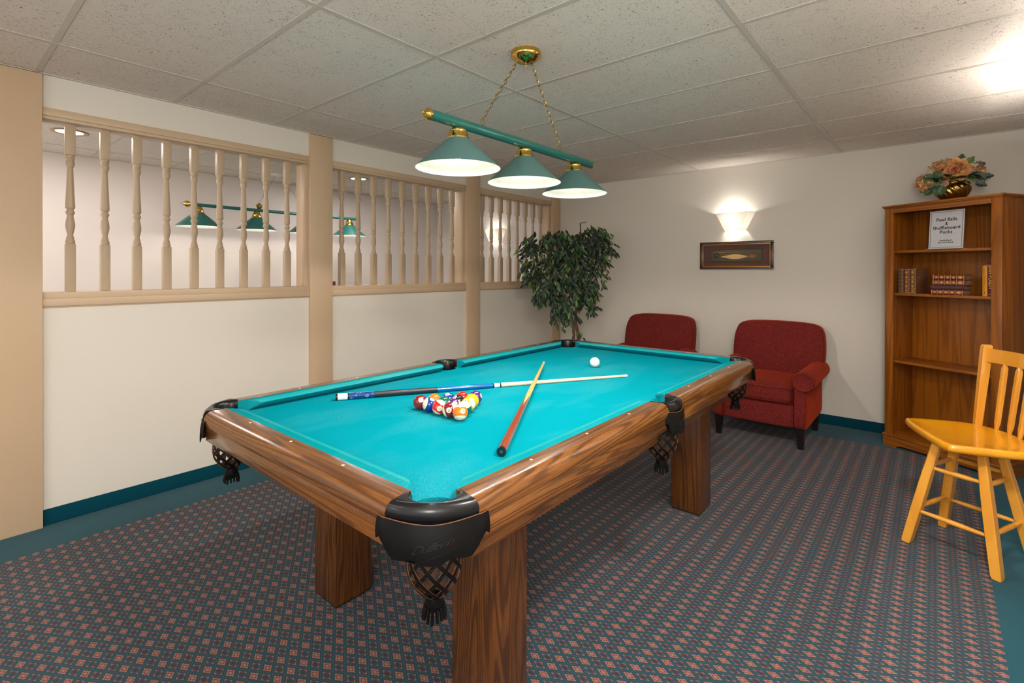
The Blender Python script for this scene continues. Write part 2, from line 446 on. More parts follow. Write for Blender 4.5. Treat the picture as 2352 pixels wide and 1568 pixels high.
# balusters
def baluster_mesh():
    m = MB(); h = .918; q = .0215
    m.box(-q, q, -q, q, 0, .262, .002)
    zt = h - .167
    m.box(-q, q, -q, q, zt, h, .002)
    prof = [(.0, .258), (.0195, .262), (.0215, .270), (.0215, .276), (.019, .282), (.017, .296), (.0135, .308), (.013, .314), (.0165, .330), (.0205, .350), (.0215, .366), (.0195, .386),
            (.015, .412), (.014, .418), (.0165, .424), (.0205, .432), (.0205, .437), (.016, .446), (.015, .452), (.021, .460), (.0215, .466)]
    m.lathe(prof, n=20)
    def flute(a, r, z): return (r * (1 - .055 * (0.5 + 0.5 * cos(12 * a))), a)
    z0, z1 = .466, zt - .070
    m.lathe([(.0215 + (.0128 - .0215) * t, z0 + (z1 - z0) * t) for t in [i / 8 for i in range(9)]], n=48, fn=flute)
    m.lathe([(.0128, z1), (.016, z1 + .006), (.018, z1 + .012), (.0205, z1 + .022), (.0195, z1 + .034), (.0165, z1 + .040), (.019, z1 + .044), (.0205, z1 + .050),
             (.018, z1 + .054), (.0205, z1 + .060), (.0205, z1 + .066), (.018, z1 + .072)], n=20)
    return m
ord_ = ['first', 'second', 'third', 'fourth', 'fifth', 'sixth', 'seventh', 'eighth', 'ninth']
bal0 = baluster_mesh().build('baluster', M_balu, smooth=35)
sets = [([.541 + .1515 * i for i in range(9)], 'counting from the wide tan column, in the nearest opening'),
        ([2.199 + .1507 * i for i in range(9)], 'counting from the nearer tan post, in the middle opening'),
        ([3.837 + .146 * i for i in range(8)], 'counting from the middle tan post, in the opening behind the ficus')]
first = True
for ys, words in sets:
    for i, y in enumerate(ys):
        o = bal0 if first else bal0.copy()
        if not first: COL.objects.link(o)
        first = False
        o.location = (XL - .05, y, 1.237)
        tag(o, 'turned tan baluster, %s %s' % (ord_[i], words), 'baluster', 'balusters of the partition')
tag(MB().box(-.02, .02, -.015, .015, 0, .032, .003).build('small_box', plain('maroon_card', srgb(96, 40, 44), .6), loc=(XL - .075, 2.135, 1.237)),
    'tiny maroon box on the sill beside the nearer tan post', 'box')

# ------------------------------------------------------------------ pool table
CX, CY = -1.4825, 1.940
TB = thing('pool_table', 'oak pool table with turquoise felt and black leather pockets', 'pool table', (CX, CY, 0))
AX, AY = .6245, 1.197          # wood / cloth line
ZS, ZT = .795, .835
HOLES = []
for sx in (-1, 1):
    for sy in (-1, 1): HOLES.append((sx * (AX - .035), sy * (AY - .035), .057, math.atan2(sy, sx)))
    HOLES.append((sx * .640, 0, .056, 0 if sx > 0 else pi))
# slate bed with cloth: outline with bites for the pockets
def bed():
    pts = []
    def arc(cx, cy, r, a0, a1, n=12):
        for i in range(n + 1):
            a = a0 + (a1 - a0) * i / n; pts.append((cx + r * cos(a), cy + r * sin(a)))
    X, Y = AX + .01, AY + .01; r = .062
    # go counterclockwise starting after corner (+,-)
    def corner(sx, sy):
        cx, cy = sx * (AX - .030), sy * (AY - .030); base = math.atan2(sy, sx) + pi
        arc(cx, cy, r, base + 1.75, base - 1.75)
    def side(sx):
        base = pi if sx > 0 else 0
        arc(sx * .652, 0, .062, base + 1.35, base - 1.35)
    corner(1, -1); side(1); corner(1, 1); corner(-1, 1); side(-1); corner(-1, -1)
    return pts
bp = bed()
MB().poly(bp, .765, ZS).build('playing_surface', M_felt, TB, 20)
# cushions
CPROF = [(0, ZT - .001), (.020, ZT), (.026, ZT - .0006), (.042, ZT - .003), (.0495, ZT - .008), (.0505, ZT - .012), (.044, ZT - .020), (.022, ZS), (0, ZS)]
def cushion(side, s0, s1, w0, w1):
    """side: 'x+','x-','y+','y-'; s = wood end coordinate, w = nose end coordinate along the rail"""
    m = MB(); rings = []
    for t in [0, .004, .012] + [.02 + .96 * i / 6 for i in range(7)] + [.988, .996, 1]:
        rg = []
        for d, z in CPROF:
            f = d / .0505; lo = s0 + (w0 - s0) * f; hi = s1 + (w1 - s1) * f
            k = lo + (hi - lo) * t
            ins = d * (1 - (.10 if t in (0, 1) else (.03 if t in (.004, .996) else 0)))
            if side[0] == 'x': p = ((1 if side[1] == '+' else -1) * (AX - ins), k, z)
            else: p = (k, (1 if side[1] == '+' else -1) * (AY - ins), z)
            rg.append(p)
        rings.append(rg)
    m.loft(rings)
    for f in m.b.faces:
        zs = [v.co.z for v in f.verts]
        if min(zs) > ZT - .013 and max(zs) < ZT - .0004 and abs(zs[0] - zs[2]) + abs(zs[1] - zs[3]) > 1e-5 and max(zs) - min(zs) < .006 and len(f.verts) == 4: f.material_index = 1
    return m
rail_profile = [(0, .784), (0, ZT), (.046, ZT), (.056, ZT - .002), (.065, ZT - .0075), (.0725, ZT - .017), (.0755, ZT - .029), (.0755, ZT - .040), (.0740, ZT - .049), (.0700, ZT - .051)]
def rail(side, s0, s1):
    m = MB(); rings = []
    for k in [s0 + (s1 - s0) * i / 8 for i in range(9)]:
        rg = []
        for u, z in rail_profile:
            sg = 1 if side[1] == '+' else -1
            rg.append((sg * (AX + u), k, z) if side[0] == 'x' else (k, sg * (AY + u), z))
        rings.append(rg)
    return m.loft(rings)
CC, SP = .072, .066
segs = [('x+', -AY + CC, -SP), ('x+', SP, AY - CC), ('x-', -AY + CC, -SP), ('x-', SP, AY - CC), ('y-', -AX + CC + .004, AX - CC - .004), ('y+', -AX + CC + .004, AX - CC - .004)]
for sd, a, b in segs:
    na = a + (.066 if abs(a) > .3 else -(-.012)); nb = b - (.066 if abs(b) > .3 else .012)
    if abs(a) < .3: na = a + .012
    if abs(b) < .3: nb = b - .012
    cushion(sd, a, b, na, nb).build('cushion', [M_cush, M_nose], TB, 50)
    ax = 1 if sd[0] == 'x' else 0
    r_ = rail(sd, a, b).build('rail', M_oak[ax], TB, 45)
    # sights: three pearl dots a rail
    sg = 1 if sd[1] == '+' else -1
    L = b - a
    cs = [(a + b) / 2 + (k - 1) * (.2875 if ax == 1 else .2875) for k in range(3)]
    if ax == 1: cs = [(.2875 * (k + 1)) * (1 if a > 0 else -1) for k in range(3)]
    for c in cs:
        p = (sg * (AX + .019), c, ZT) if ax == 1 else (c, sg * (AY + .019), ZT)
        tag(MB().lathe([(.0045, 0), (.0045, .0006), (.0, .0008)], c=p, n=12).build('sight', M_pearl, r_), 'pearl sight dot set in the rail')
    sgn = 1 if sd[1] == '+' else -1
    ap = MB()
    if ax == 1:
        x0, x1 = sorted((sgn * AX, sgn * (AX + .0705))); ap.box(x0, x1, a + (.012 if abs(a) > .3 else .006), b - (.012 if abs(b) > .3 else .006), .735, .7845, .001)
    else:
        y0, y1 = sorted((sgn * AY, sgn * (AY + .0715))); ap.box(a + .012, b - .012, y0, y1, .733, .7845, .001)
    ap.build('apron', M_oak[ax], TB, 30)
for sgn in (-1, 1):
    x0, x1 = sorted((sgn * (AX - .02), sgn * (AX + .028)))
    MB().box(x0, x1, -1.10, .82, .672, .7345, .002).build('frame_board', M_oak[1], TB, 30)
    MB().box(-.56, .56, sgn * .98 - .02, sgn * .98 + .02, .67, .765, .002).build('frame_board', M_oak[0], TB, 30)
for sx in (-1, 1):
    for y0 in (-.87, .832):
        MB().box(sx * .42 - .0825, sx * .42 + .0825, y0, y0 + .168, .006, .7345, .003).build('leg', M_oakleg, TB, 30)
        MB().box(sx * .42 - .079, sx * .42 + .079, y0 + .003, y0 + .165, 0, .008, .001).build('leg_pad', M_black, TB, 30)

def pocket(hx, hy, rin, ang, corner):
    """leather iron, shield, net and tassel round one hole; ang = outward direction"""
    if corner: r_mid, r_end, half, hin, rin_end = .082, .1165, 1.108, 1.58, .052
    else: r_mid, r_end, half, hin, rin_end = .072, .0900, .833, 1.78, .067
    def pt(a, r, z): return (hx + r * cos(ang + a), hy + r * sin(ang + a), z)
    def ro(a):
        t = abs(a) / half
        return r_mid + (r_end - r_mid) * (t ** 2.2)
    def cp(s_, f, dr, z):
        """s_ -1..1 along the horseshoe, f 0 inner edge .. 1 outer edge"""
        ai, ao = s_ * hin, s_ * half
        ri = rin + (rin_end - rin) * abs(s_) ** 3; ro_ = ro(ao)
        p = Vector(pt(ai, ri, z)).lerp(Vector(pt(ao, ro_, z)), f)
        d = Vector((p.x - hx, p.y - hy, 0)).normalized() * dr
        return p + d
    m = MB(); rings = []
    N = 36
    for i in range(N + 1):
        s_ = -1 + 2 * i / N
        rings.append([cp(s_, 0, 0, .775), cp(s_, 0, -.001, ZT - .012), cp(s_, 0, .003, ZT - .003), cp(s_, .0, .010, ZT + .0015), cp(s_, .5, 0, ZT + .0015),
                      cp(s_, 1, -.012, ZT), cp(s_, 1, -.005, ZT - .006), cp(s_, 1, -.0005, ZT - .016), cp(s_, 1, 0, ZT - .028), cp(s_, 1, -.003, ZT - .038), cp(s_, 1, -.010, ZT - .044), cp(s_, 1, -.018, .775)])
    m.loft(rings)
    body = m.build('pocket', M_leather, TB, 60)
    tag(body, 'black leather pocket')
    # stitching
    st = MB()
    n = 64
    for i in range(n):
        a0 = -.94 + 1.88 * i / n; a1 = a0 + 1.88 / n * .6
        f = lambda a: cp(a, 1, -.0185, ZT + .0012)
        st.tube([f(a0), f(a1)], .00045, 4)
    tag(st.build('stitching', M_stitch, body, 0), 'pale stitching')
    # inner cup under the slate
    c = MB(); c.lathe([(rin + .004, .795), (rin + .004, .74), (rin + .002, .70)], c=(hx, hy, 0), n=32, cap=False)
    c.build('liner', M_leather2, body, 40)
    # shield
    sh = MB(); rows = []; ns = 60; hs = half * (1.16 if corner else 1.25)
    KN = [(0, .088), (.15, .086), (.36, .075), (.55, .079), (.68, .080), (.78, .066), (.86, .040), (.93, .036), (1.0, .048)]
    def interp(u):
        for (u0, v0), (u1, v1) in zip(KN, KN[1:]):
            if u <= u1:
                q = (u - u0) / (u1 - u0); q = q * q * (3 - 2 * q); return v0 + (v1 - v0) * q
        return KN[-1][1]
    for side in (0, 1):
        off = 0 if side == 0 else -.0035
        for j in range(9):
            row = []
            t = j / 8
            for i in range(ns + 1):
                a = -hs + 2 * hs * i / ns; u = abs(a) / hs
                zt = .799 - .004 * cos(u * pi)
                zb = .799 - interp(u)
                R = ro(min(abs(a), half) if a >= 0 else -min(abs(a), half)) + .003 + .010 * sin(t * pi * .6) * (1 - u * .3) + max(0, u - .82) * .06 * (1 - .3 * t)
                row.append(pt(a, R + off, zt + (zb - zt) * t))
            rows.append(row) if side == 0 else rows.append(row)
    A_, B_ = rows[:9], rows[9:]
    sh.loft([A_[j] + B_[j][::-1] for j in range(9)])
    shield = sh.build('shield', M_leather2, body, 60)
    # tan cut edge along the top of the shield
    e = MB(); e.tube([tuple(Vector(p) + Vector((0, 0, .001))) for p in A_[0]], .0012, 6); tag(e.build('edge', M_tan, shield, 0), 'raw tan cut edge')
    # embossed maker's script
    if corner and hx > 0 and hy < 0 or (not corner and hx > 0):
        me = text_mesh('Dufferin', .031 if corner else .026, M_leather, 'lettering', .0010, 'CENTER', .55, .0, .86)
        for v in me.vertices:
            x, y, z = v.co; x *= 1.02; y = y * .74 + x * .22
            a = x / (r_mid + .012); t_ = .5 - y / .08
            u = abs(a) / hs
            R = ro(a) + .003 + .010 * sin(max(0, min(1, t_)) * pi * .6) + .0004 + (z + .0004)
            v.co = Vector(pt(a, R, .799 - .046 + y))
        o = bpy.data.objects.new('lettering', me); COL.objects.link(o); o.parent = shield
        u_ = MB(); P = []
        for i in range(14):
            x = -.050 + .1 * i / 13; y = -.024 + x * .32; a = x / (r_mid + .012)
            P.append(pt(a, ro(a) + .003 + .010 * sin(max(0, min(1, .5 - y / .08)) * pi * .6) + .0002, .799 - .046 + y))
        u_.tube(P, .0008, 5); u_.build('underline', M_leather, shield, 0)
    # net
    nz0, nz1 = .742, .588
    def nr(z):
        t = (nz0 - z) / (nz0 - nz1)
        return .053 + .009 * sin(min(1, t * 1.3) * pi * .75) - .044 * max(0, (t - .5) / .5) ** 2.4
    net = MB(); K = 10
    cxn, cyn = hx, hy
    for dirn in (-1, 1):
        for k in range(K):
            out = []; inn = []
            for i in range(19):
                t = i / 18; z = nz0 + (nz1 - nz0) * t
                ph = dirn * t * pi * .70 + 2 * pi * (k + .25) / K + ang
                # wiggle so strips pinch together at the knots
                rr = nr(z) + (.0012 if dirn > 0 else 0)
                cpt = Vector((cxn + rr * cos(ph), cyn + rr * sin(ph), z))
                tang = Vector((-sin(ph), cos(ph), 0)); rad = Vector((cos(ph), sin(ph), 0))
                wd = .0060
                out.append([cpt + tang * wd + rad * .0008, cpt - tang * wd + rad * .0008]); inn.append([cpt + tang * wd - rad * .0012, cpt - tang * wd - rad * .0012])
            for i in range(18):
                A, B, C, D = out[i], out[i + 1], inn[i], inn[i + 1]
                q = [net.b.verts.new(p) for p in (A[0], A[1], B[1], B[0], C[0], C[1], D[1], D[0])]
                net.b.faces.new(q[0:4]).material_index = 0
                net.b.faces.new(q[4:8]).material_index = 1
                net.b.faces.new((q[0], q[3], q[7], q[4])).material_index = 1; net.b.faces.new((q[1], q[2], q[6], q[5])).material_index = 1
    net.build('net', [M_leather2, M_tan], body, 0)
    ts = MB(); ts.lathe([(.012, .596), (.021, .590), (.022, .575), (.0205, .562)], c=(hx, hy, 0), n=20)
    for k in range(14):
        a = 2 * pi * k / 14; rr = .0205; ln = .028 + .008 * ((k * 7) % 5) / 5
        p0 = Vector((hx + rr * cos(a), hy + rr * sin(a), .570)); p1 = Vector((hx + (rr + .004) * cos(a), hy + (rr + .004) * sin(a), .555 ));
        p2 = Vector((hx + (rr + .006 + .003 * sin(k * 3.1)) * cos(a), hy + (rr + .006) * sin(a), .570 - ln))
        ts.tube([p0, p1, p2], [.0042, .0038, .0034], 4)
    ts.build('tassel', M_leather2, body, 40)
    return body
for hx, hy, r, a in HOLES:
    pocket(hx, hy, r, a, abs(hy) > .1)

# ------------------------------------------------------------------ balls
BR = .028575
def ball_mat(name, col, stripe):
    t = NT(name); sp = t.n('ShaderNodeSeparateXYZ'); t.l(t.coord(), sp.inputs[0])
    x, y, z = sp.outputs
    ivory = srgb(232, 220, 190)
    ax = t.math('ABSOLUTE', x)
    circ = t.math('MULTIPLY', t.math('GREATER_THAN', ax, BR * .935), 1.0)
    base = col
    if stripe: base = t.mix(t.math('GREATER_THAN', t.math('ABSOLUTE', z), BR * .56), col, ivory)
    base = t.mix(circ, base, ivory)
    t.P(Base_Color=base, Roughness=.08, Coat_Weight=.6, Coat_Roughness=.03)
    return t.m
BC = {'yellow': srgb(250, 186, 0), 'blue': srgb(8, 52, 140), 'red': srgb(226, 30, 30), 'purple': srgb(76, 36, 116), 'orange': srgb(248, 116, 0), 'green': srgb(0, 98, 84), 'maroon': srgb(124, 26, 38), 'black': srgb(24, 22, 26)}
names = {1: 'yellow', 2: 'blue', 3: 'red', 4: 'purple', 5: 'orange', 6: 'green', 7: 'maroon', 8: 'black'}
PX, PY = -1.459, 1.297
S3 = BR * 2 * .866
rack = [(0, [7, 10, 11, 15, 13]), (1, [5, 6, 12, 14]), (2, [2, 8, 9]), (3, [3, 1]), (4, [4])]
rowwords = {7: 'at the left corner of the rack', 10: 'between the maroon and red balls of the front row', 11: 'in the middle of the front row', 15: 'beside the orange striped ball in the front row', 13: 'at the near right corner of the rack',
            5: 'behind the blue striped ball', 6: 'behind the red striped ball', 12: 'inside the rack behind the maroon striped ball', 14: 'behind the orange striped ball at the edge of the rack',
            2: 'behind the green ball, white number spot on top', 8: 'inside the rack next to the red ball', 9: 'at the edge between the plain yellow and the green striped ball', 3: 'in the back of the rack behind the black ball', 1: 'at the edge of the rack before the purple ball', 4: 'at the far tip of the rack'}
ori = {13: ((.37, .21), (.12, .95, .1)), 15: ((-.1, -.05), (.95, .28, .1)), 11: ((0, -.2), (.5, .8, .3)), 10: ((.38, .72), (-.88, .3, .25)), 7: ((.1, .33), (-.6, .8, 0)),
       12: ((.15, .3), (1, .2, 0)), 14: ((-.75, -.3), (-.05, .78, .62)), 5: ((-.8, .3), (0, 1, 0)), 6: ((.5, -.7), (0, 1, 0)), 9: ((-.45, .5), (.62, .55, .5)),
       2: ((-.15, .82), (0, .2, 1)), 8: ((-.5, .7), (0, 1, 0)), 3: ((.2, -.8), (1, 0, 0)), 1: ((-.7, -.5), (0, 1, 0)), 4: ((.9, .25), (0, 1, 0))}
def ball(num, x, y):
    pos = Vector((x, y, ZS + BR + .0003))
    T = (Vector((0, 0, H)) - pos).normalized(); R = Vector((0, 0, 1)).cross(T).normalized(); U = T.cross(R)
    lab = 'cue_ball'
    me = bpy.data.meshes.get('ball_mesh')
    m = MB().sphere((0, 0, 0), BR, 40)
    if num == 0:
        o = m.build('cue_ball', plain('ivory_white', srgb(246, 242, 232), .1, 0, .6, .01), smooth=180)
        o.location = pos
        return tag(o, 'plain white cue ball alone at the far end of the felt', 'ball')
    col = names[(num - 1) % 8 + 1]; stripe = num > 8
    mt = ball_mat('ball_%s%s' % (col, '_stripe' if stripe else ''), BC[col], stripe)
    o = m.build('pool_ball', mt, smooth=180)
    (a, b), ax = ori[num]
    X = (R * a + U * b + T * sqrt(max(.0, 1 - a * a - b * b))).normalized()
    Z = (R * ax[0] + U * ax[1] + T * ax[2]); Z = (Z - X * Z.dot(X)).normalized(); Y = Z.cross(X)
    o.matrix_world = Matrix(((X.x, Y.x, Z.x, x), (X.y, Y.y, Z.y, y), (X.z, Y.z, Z.z, pos.z), (0, 0, 0, 1)))
    tag(o, '%s %s pool ball %s' % (col, 'striped' if stripe else 'solid', rowwords[num]), 'ball', 'racked pool balls')
    tm = text_mesh(str(num), .0125 if num < 10 else .0115, M_ink, 'number', .0001, 'CENTER', 0, .00025, .9)
    # text plane (x,y) -> local (y, z) in front of +x, wrapped onto the ball
    for v in tm.vertices:
        d = Vector((sqrt(BR * BR - v.co.x ** 2 - v.co.y ** 2), v.co.x, v.co.y)).normalized()
        v.co = d * (BR + .00025 + v.co.z)
    t2 = bpy.data.objects.new('number', tm); COL.objects.link(t2); t2.parent = o
    tag(t2, 'black number %d in the white spot' % num)
    return o
for r, nums in rack:
    for i, n in enumerate(nums):
        ball(n, PX + (i - (len(nums) - 1) / 2) * (BR * 2 + .0003), PY + r * S3)
ball(0, -1.499, 2.524)

# ------------------------------------------------------------------ cues
def cue(name, label, p0, p1, rings):
    """rings: list of (t, radius); built segment by segment as parts by the caller"""
    a = Vector(p0); b = Vector(p1); d = (b - a); L = d.length; d.normalize()
    q = Vector((0, 0, 1)).rotation_difference(d)
    root = thing(name, label, 'cue', a); root.rotation_mode = 'QUATERNION'; root.rotation_quaternion = q
    for (nm, t0, t1, mt, lb) in rings:
        R = lambda t: .0148 + (.0062 - .0148) * (t if t > .5 else t * .95 + .025)
        n = 6
        m = MB().lathe([(R(t0 + (t1 - t0) * i / n), L * (t0 + (t1 - t0) * i / n)) for i in range(n + 1)], n=28)
        o = m.build(nm, mt, root, 40)
        if lb: tag(o, lb)
    return root, L
def mplain(n, c, r=.2): return plain(n, c, r, 0, .6, .03)
def blue_inlay():
    t = NT('blue_cue_inlay'); v = t.coord()
    f = t.ramp(t.noise(t.coord(scale=(1, 1, .5)), 85, 3, .6, 1.5), [(.60, 0.0), (.63, 1.0)])
    t.P(Base_Color=t.mix(f, srgb(6, 62, 128), srgb(190, 196, 190)), Roughness=.15, Coat_Weight=.8); return t.m
def gripm():
    t = NT('black_grip'); t.P(Base_Color=srgb(38, 38, 48), Roughness=.32); return t.m
mW, mK, mB, mMap = mplain('cue_white', srgb(240, 240, 238)), mplain('cue_black', srgb(16, 18, 22)), mplain('cue_blue', srgb(0, 96, 160), .12), mplain('cue_maple', srgb(226, 206, 172), .25)
c1a, c1b = (-1.957, 1.150, ZS + .0150), (-1.231, 2.400, ZS + .0064)
seg1 = [('butt_cap', 0, .006, mK, None), ('butt_sleeve', .006, .034, mW, 'white butt sleeve'), ('ring', .034, .038, mK, None), ('inlaid_butt', .038, .110, blue_inlay(), 'blue butt with pale inlays'),
        ('grip', .110, .304, gripm(), 'black grip'), ('forearm', .304, .487, mB, 'glossy blue forearm'), ('ring', .487, .492, mK, None), ('joint_collar', .492, .511, mW, 'white joint collar'),
        ('ring', .511, .516, mK, None), ('shaft', .516, .982, mMap, 'pale maple shaft'), ('ferrule', .982, .997, mW, None), ('tip', .997, 1.0, mplain('chalk_tip', srgb(200, 225, 240)), None)]
cue('pool_cue', 'blue and black pool cue with pale shaft, behind the racked balls', c1a, c1b, seg1)
c2a, c2b = (-.985, 1.120, ZS + .0152), (-1.700, 2.300, ZS + .0335)
c2L = (Vector(c2b) - Vector(c2a)).length
def cue2m():
    t = NT('two_tone_cue'); sp = t.n('ShaderNodeSeparateXYZ'); t.l(t.coord(), sp.inputs[0])
    ang = t.math('ARCTAN2', sp.outputs[1], sp.outputs[0])
    tri = t.math('ABSOLUTE', t.math('SUBTRACT', t.math('FRACT', t.math('MULTIPLY', ang, 4 / 6.2832)), .5))
    z = t.math('SUBTRACT', sp.outputs[2], t.math('MULTIPLY', tri, .34))
    f = t.math('GREATER_THAN', z, c2L * .34)
    g = t.noise(t.coord(scale=(1, 1, .04)), 60, 3)
    red = t.mix(g, srgb(120, 44, 18), srgb(160, 66, 28)); mp = t.mix(g, srgb(234, 184, 100), srgb(246, 206, 130))
    t.P(Base_Color=t.mix(f, red, mp), Roughness=.2, Coat_Weight=.7); return t.m
m2 = cue2m()
c2, _ = cue('pool_cue', 'plain two-tone pool cue with reddish butt, lying across the blue cue', c2a, c2b,
    [('bumper', 0, .008, mK, 'black rubber bumper'), ('shaft', .008, .984, m2, None), ('ferrule', .984, .997, mW, None), ('tip', .997, 1.0, mplain('leather_tip', srgb(210, 216, 220)), None)])
MB().lathe([(0, -.0006), (.0045, -.0004), (.005, .001)], n=18).build('bumper_screw', M_chaing, c2, 40)

# ------------------------------------------------------------------ pendant lamps
def chain(m, a, b, link=.034, r=.0016, wdt=.0092):
    a = Vector(a); b = Vector(b); d = b - a; L = d.length; n = max(2, round(L / (link * .78))); d.normalize()
    s1 = d.cross(Vector((0, 0, 1))).normalized() if abs(d.z) < .99 else Vector((1, 0, 0)); s2 = d.cross(s1)
    for i in range(n):
        c = a + (b - a) * ((i + .5) / n); u = (s1 if i % 2 else s2)
        u = u * cos(.3) + (s2 if i % 2 else s1) * sin(.3)
        m.tube([c + d * (link / 2) * cos(t) + u * wdt * sin(t) for t in [2 * pi * k / 12 for k in range(12)]], r, 5, closed=True)
    return m
def shade_parts(root, y, zrim, r, zneck, ztop, mat, ncol=M_brass, k=1.0):
    m = MB(); m.lathe([(.040 * k, zneck + .004), (.043 * k, zneck), (r * .985, zrim + .003), (r, zrim)], c=(0, y, 0), n=56, cap=False)
    sh = m.build('lamp_shade', mat, root, 40)
    m = MB(); m.lathe([(.0385 * k, zneck + .002), (.0415 * k, zneck - .002), (r * .985 - .003, zrim + .0015), (r, zrim - .0002)], c=(0, y, 0), n=56, cap=False)
    tag(m.build('lining', M_white_in, sh, 40), 'white inside of the shade')
    m = MB(); m.lathe([(.044 * k, zneck - .001), (.0455 * k, zneck + .003), (.044 * k, zneck + .007), (.0405 * k, zneck + .010), (.037 * k, zneck + .028), (.0375 * k, zneck + .031), (.034 * k, zneck + .036), (.022 * k, ztop), (0, ztop)], c=(0, y, 0), n=40, cap=False)
    tag(m.build('collar', ncol, root, 40), 'polished brass collar')
    m = MB().sphere((0, y, zneck - .052), .027, 20, sc=(1, 1, 1.25)); m.lathe([(.012, zneck - .02), (.013, zneck + .02)], c=(0, y, 0), n=16)
    tag(m.build('bulb', M_bulb, root, 60), 'lit bulb')
LX = -1.4825
L1 = thing('pendant_lamp', 'three-shade green pool table lamp hanging on brass chains over the felt', 'lamp', (LX, 0, 0))
ZB = 1.952
m = MB(); m.tube([(0, 1.262, ZB), (0, 2.449, ZB)], .0215, 28); m.build('bar', M_green, L1, 40)
RX = Matrix.Rotation(pi / 2, 4, 'X')
for yy, sg in ((1.262, 1), (2.449, -1)):
    m = MB(); m.lathe([(.0225, -.006), (.0235, 0), (.0235, .006), (.020, .009), (.017, .009), (.0155, .013), (.011, .013), (.009, .017), (.004, .018), (.0035, .026), (.006, .030), (.004, .034), (0, .035)] if sg > 0 else [(.0225, -.006), (.023, 0), (.022, .003), (0, .004)], n=32, m=(Matrix.Rotation(pi / 2 * sg, 4, 'X')))
    o = m.build('end_cap', M_brass, L1, 40); o.location = (0, yy, ZB)
    tag(o, 'brass end cap')
for y in (1.418, 1.848, 2.280): shade_parts(L1, y, 1.768, .173, 1.888, 1.934, M_shade)
m = MB().lathe([(0, ZC - .052), (.012, ZC - .052), (.020, ZC - .047), (.046, ZC - .044), (.060, ZC - .034), (.0705, ZC - .026), (.072, ZC - .014), (.070, ZC - .001)], c=(0, 1.860, 0), n=48, cap=False)
m.lathe([(.004, ZC - .070), (.006, ZC - .064), (.004, ZC - .052)], c=(0, 1.860, 0), n=12)
tag(m.build('canopy', M_brass, L1, 50), 'round brass ceiling canopy')
for ye, yc in ((1.562, 1.812), (2.140, 1.905)):
    m = MB(); chain(m, (0, yc, ZC - .045), (0, ye, ZB + .048))
    m.tube([(0, ye + .012 * sin(t), ZB + .038 + .012 * cos(t)) for t in [2 * pi * k / 14 for k in range(14)]], .0014, 6, closed=True)
    m.lathe([(.007, ZB + .018), (.009, ZB + .022), (.004, ZB + .027)], c=(0, ye, 0), n=14)
    m.build('chain', M_chainm, L1, 60)
for y in (1.418, 1.848, 2.280): light('pendant_bulb_light', 'SPOT', (LX, y, 1.800), 19, (1.0, .96, .88), .03, spot=RAD(166)); light('pendant_glow', 'POINT', (LX, y, 1.815), 1.8, (1.0, .84, .62), .028)

L2 = thing('pendant_lamp', 'four-shade dark green lamp in the side room seen through the balusters', 'lamp', (-5.40, 0, 0))
ZB2 = 1.985
m = MB(); m.tube([(0, 1.66, ZB2), (0, 3.44, ZB2)], .0165, 24); m.lathe([(.019, -.004), (.019, .004)], n=24, m=RX, c=(0, 2.57, ZB2)); m.build('bar', M_shade2, L2, 40)
for yy, sg in ((1.66, 1), (3.44, -1)):
    o = MB().lathe([(.012, -.004), (.022, .0), (.028, .012), (.032, .020), (.030, .028), (.018, .048), (.006, .058), (.003, .07), (0, .072)], n=28, m=Matrix.Rotation(pi / 2 * sg, 4, 'X')).build('finial', M_brass, L2, 40)
    o.location = (0, yy, ZB2)
for y in (1.735, 2.275, 2.815, 3.355): shade_parts(L2, y, 1.775, .200, 1.905, 1.968, M_shade2, k=1.15)
for y, yc in ((2.30, 2.47), (2.79, 2.53)):
    m = MB(); m.lathe([(.008, ZB2 + .012), (.020, ZB2 + .020), (.028, ZB2 + .036), (.034, ZB2 + .050), (.018, ZB2 + .066), (.006, ZB2 + .078)], c=(0, y, 0), n=28)
    m.build('finial', M_brass, L2, 40)
    m = MB(); chain(m, (0, yc, ZC - .02), (0, y, ZB2 + .08), .03, .0011, .008); m.build('chain', M_chaing, L2, 60)
MB().lathe([(0, ZC - .02), (.05, ZC - .018), (.075, ZC - .008), (.078, ZC - .001)], c=(0, 2.5, 0), n=40, cap=False).build('canopy', plain('white_canopy', srgb(225, 220, 214), .4), L2, 50)
for y in (1.735, 2.275, 2.815, 3.355): light('side_pendant_light', 'POINT', (-5.40, y, 1.825), 3.5, (1.0, .93, .86), .03)

# downlights of the side room
for (x, y, words) in ((-4.942, .73, 'behind the first baluster from the wide tan column'), (-4.941, 3.184, 'above the middle opening of the partition')):
    d = thing('downlight', 'recessed ceiling light ' + words, 'ceiling light', (x, y, ZC), 0, 'side room downlights')
    MB().lathe([(.082, -.001), (.105, -.004), (.108, -.006), (.100, -.0075), (.082, -.006)], n=40, cap=False).build('trim_ring', M_brass_dk, d, 40)
    MB().lathe([(.083, -.003), (.0, -.0035)], n=40, cap=False).build('lens', M_lens, d, 40)

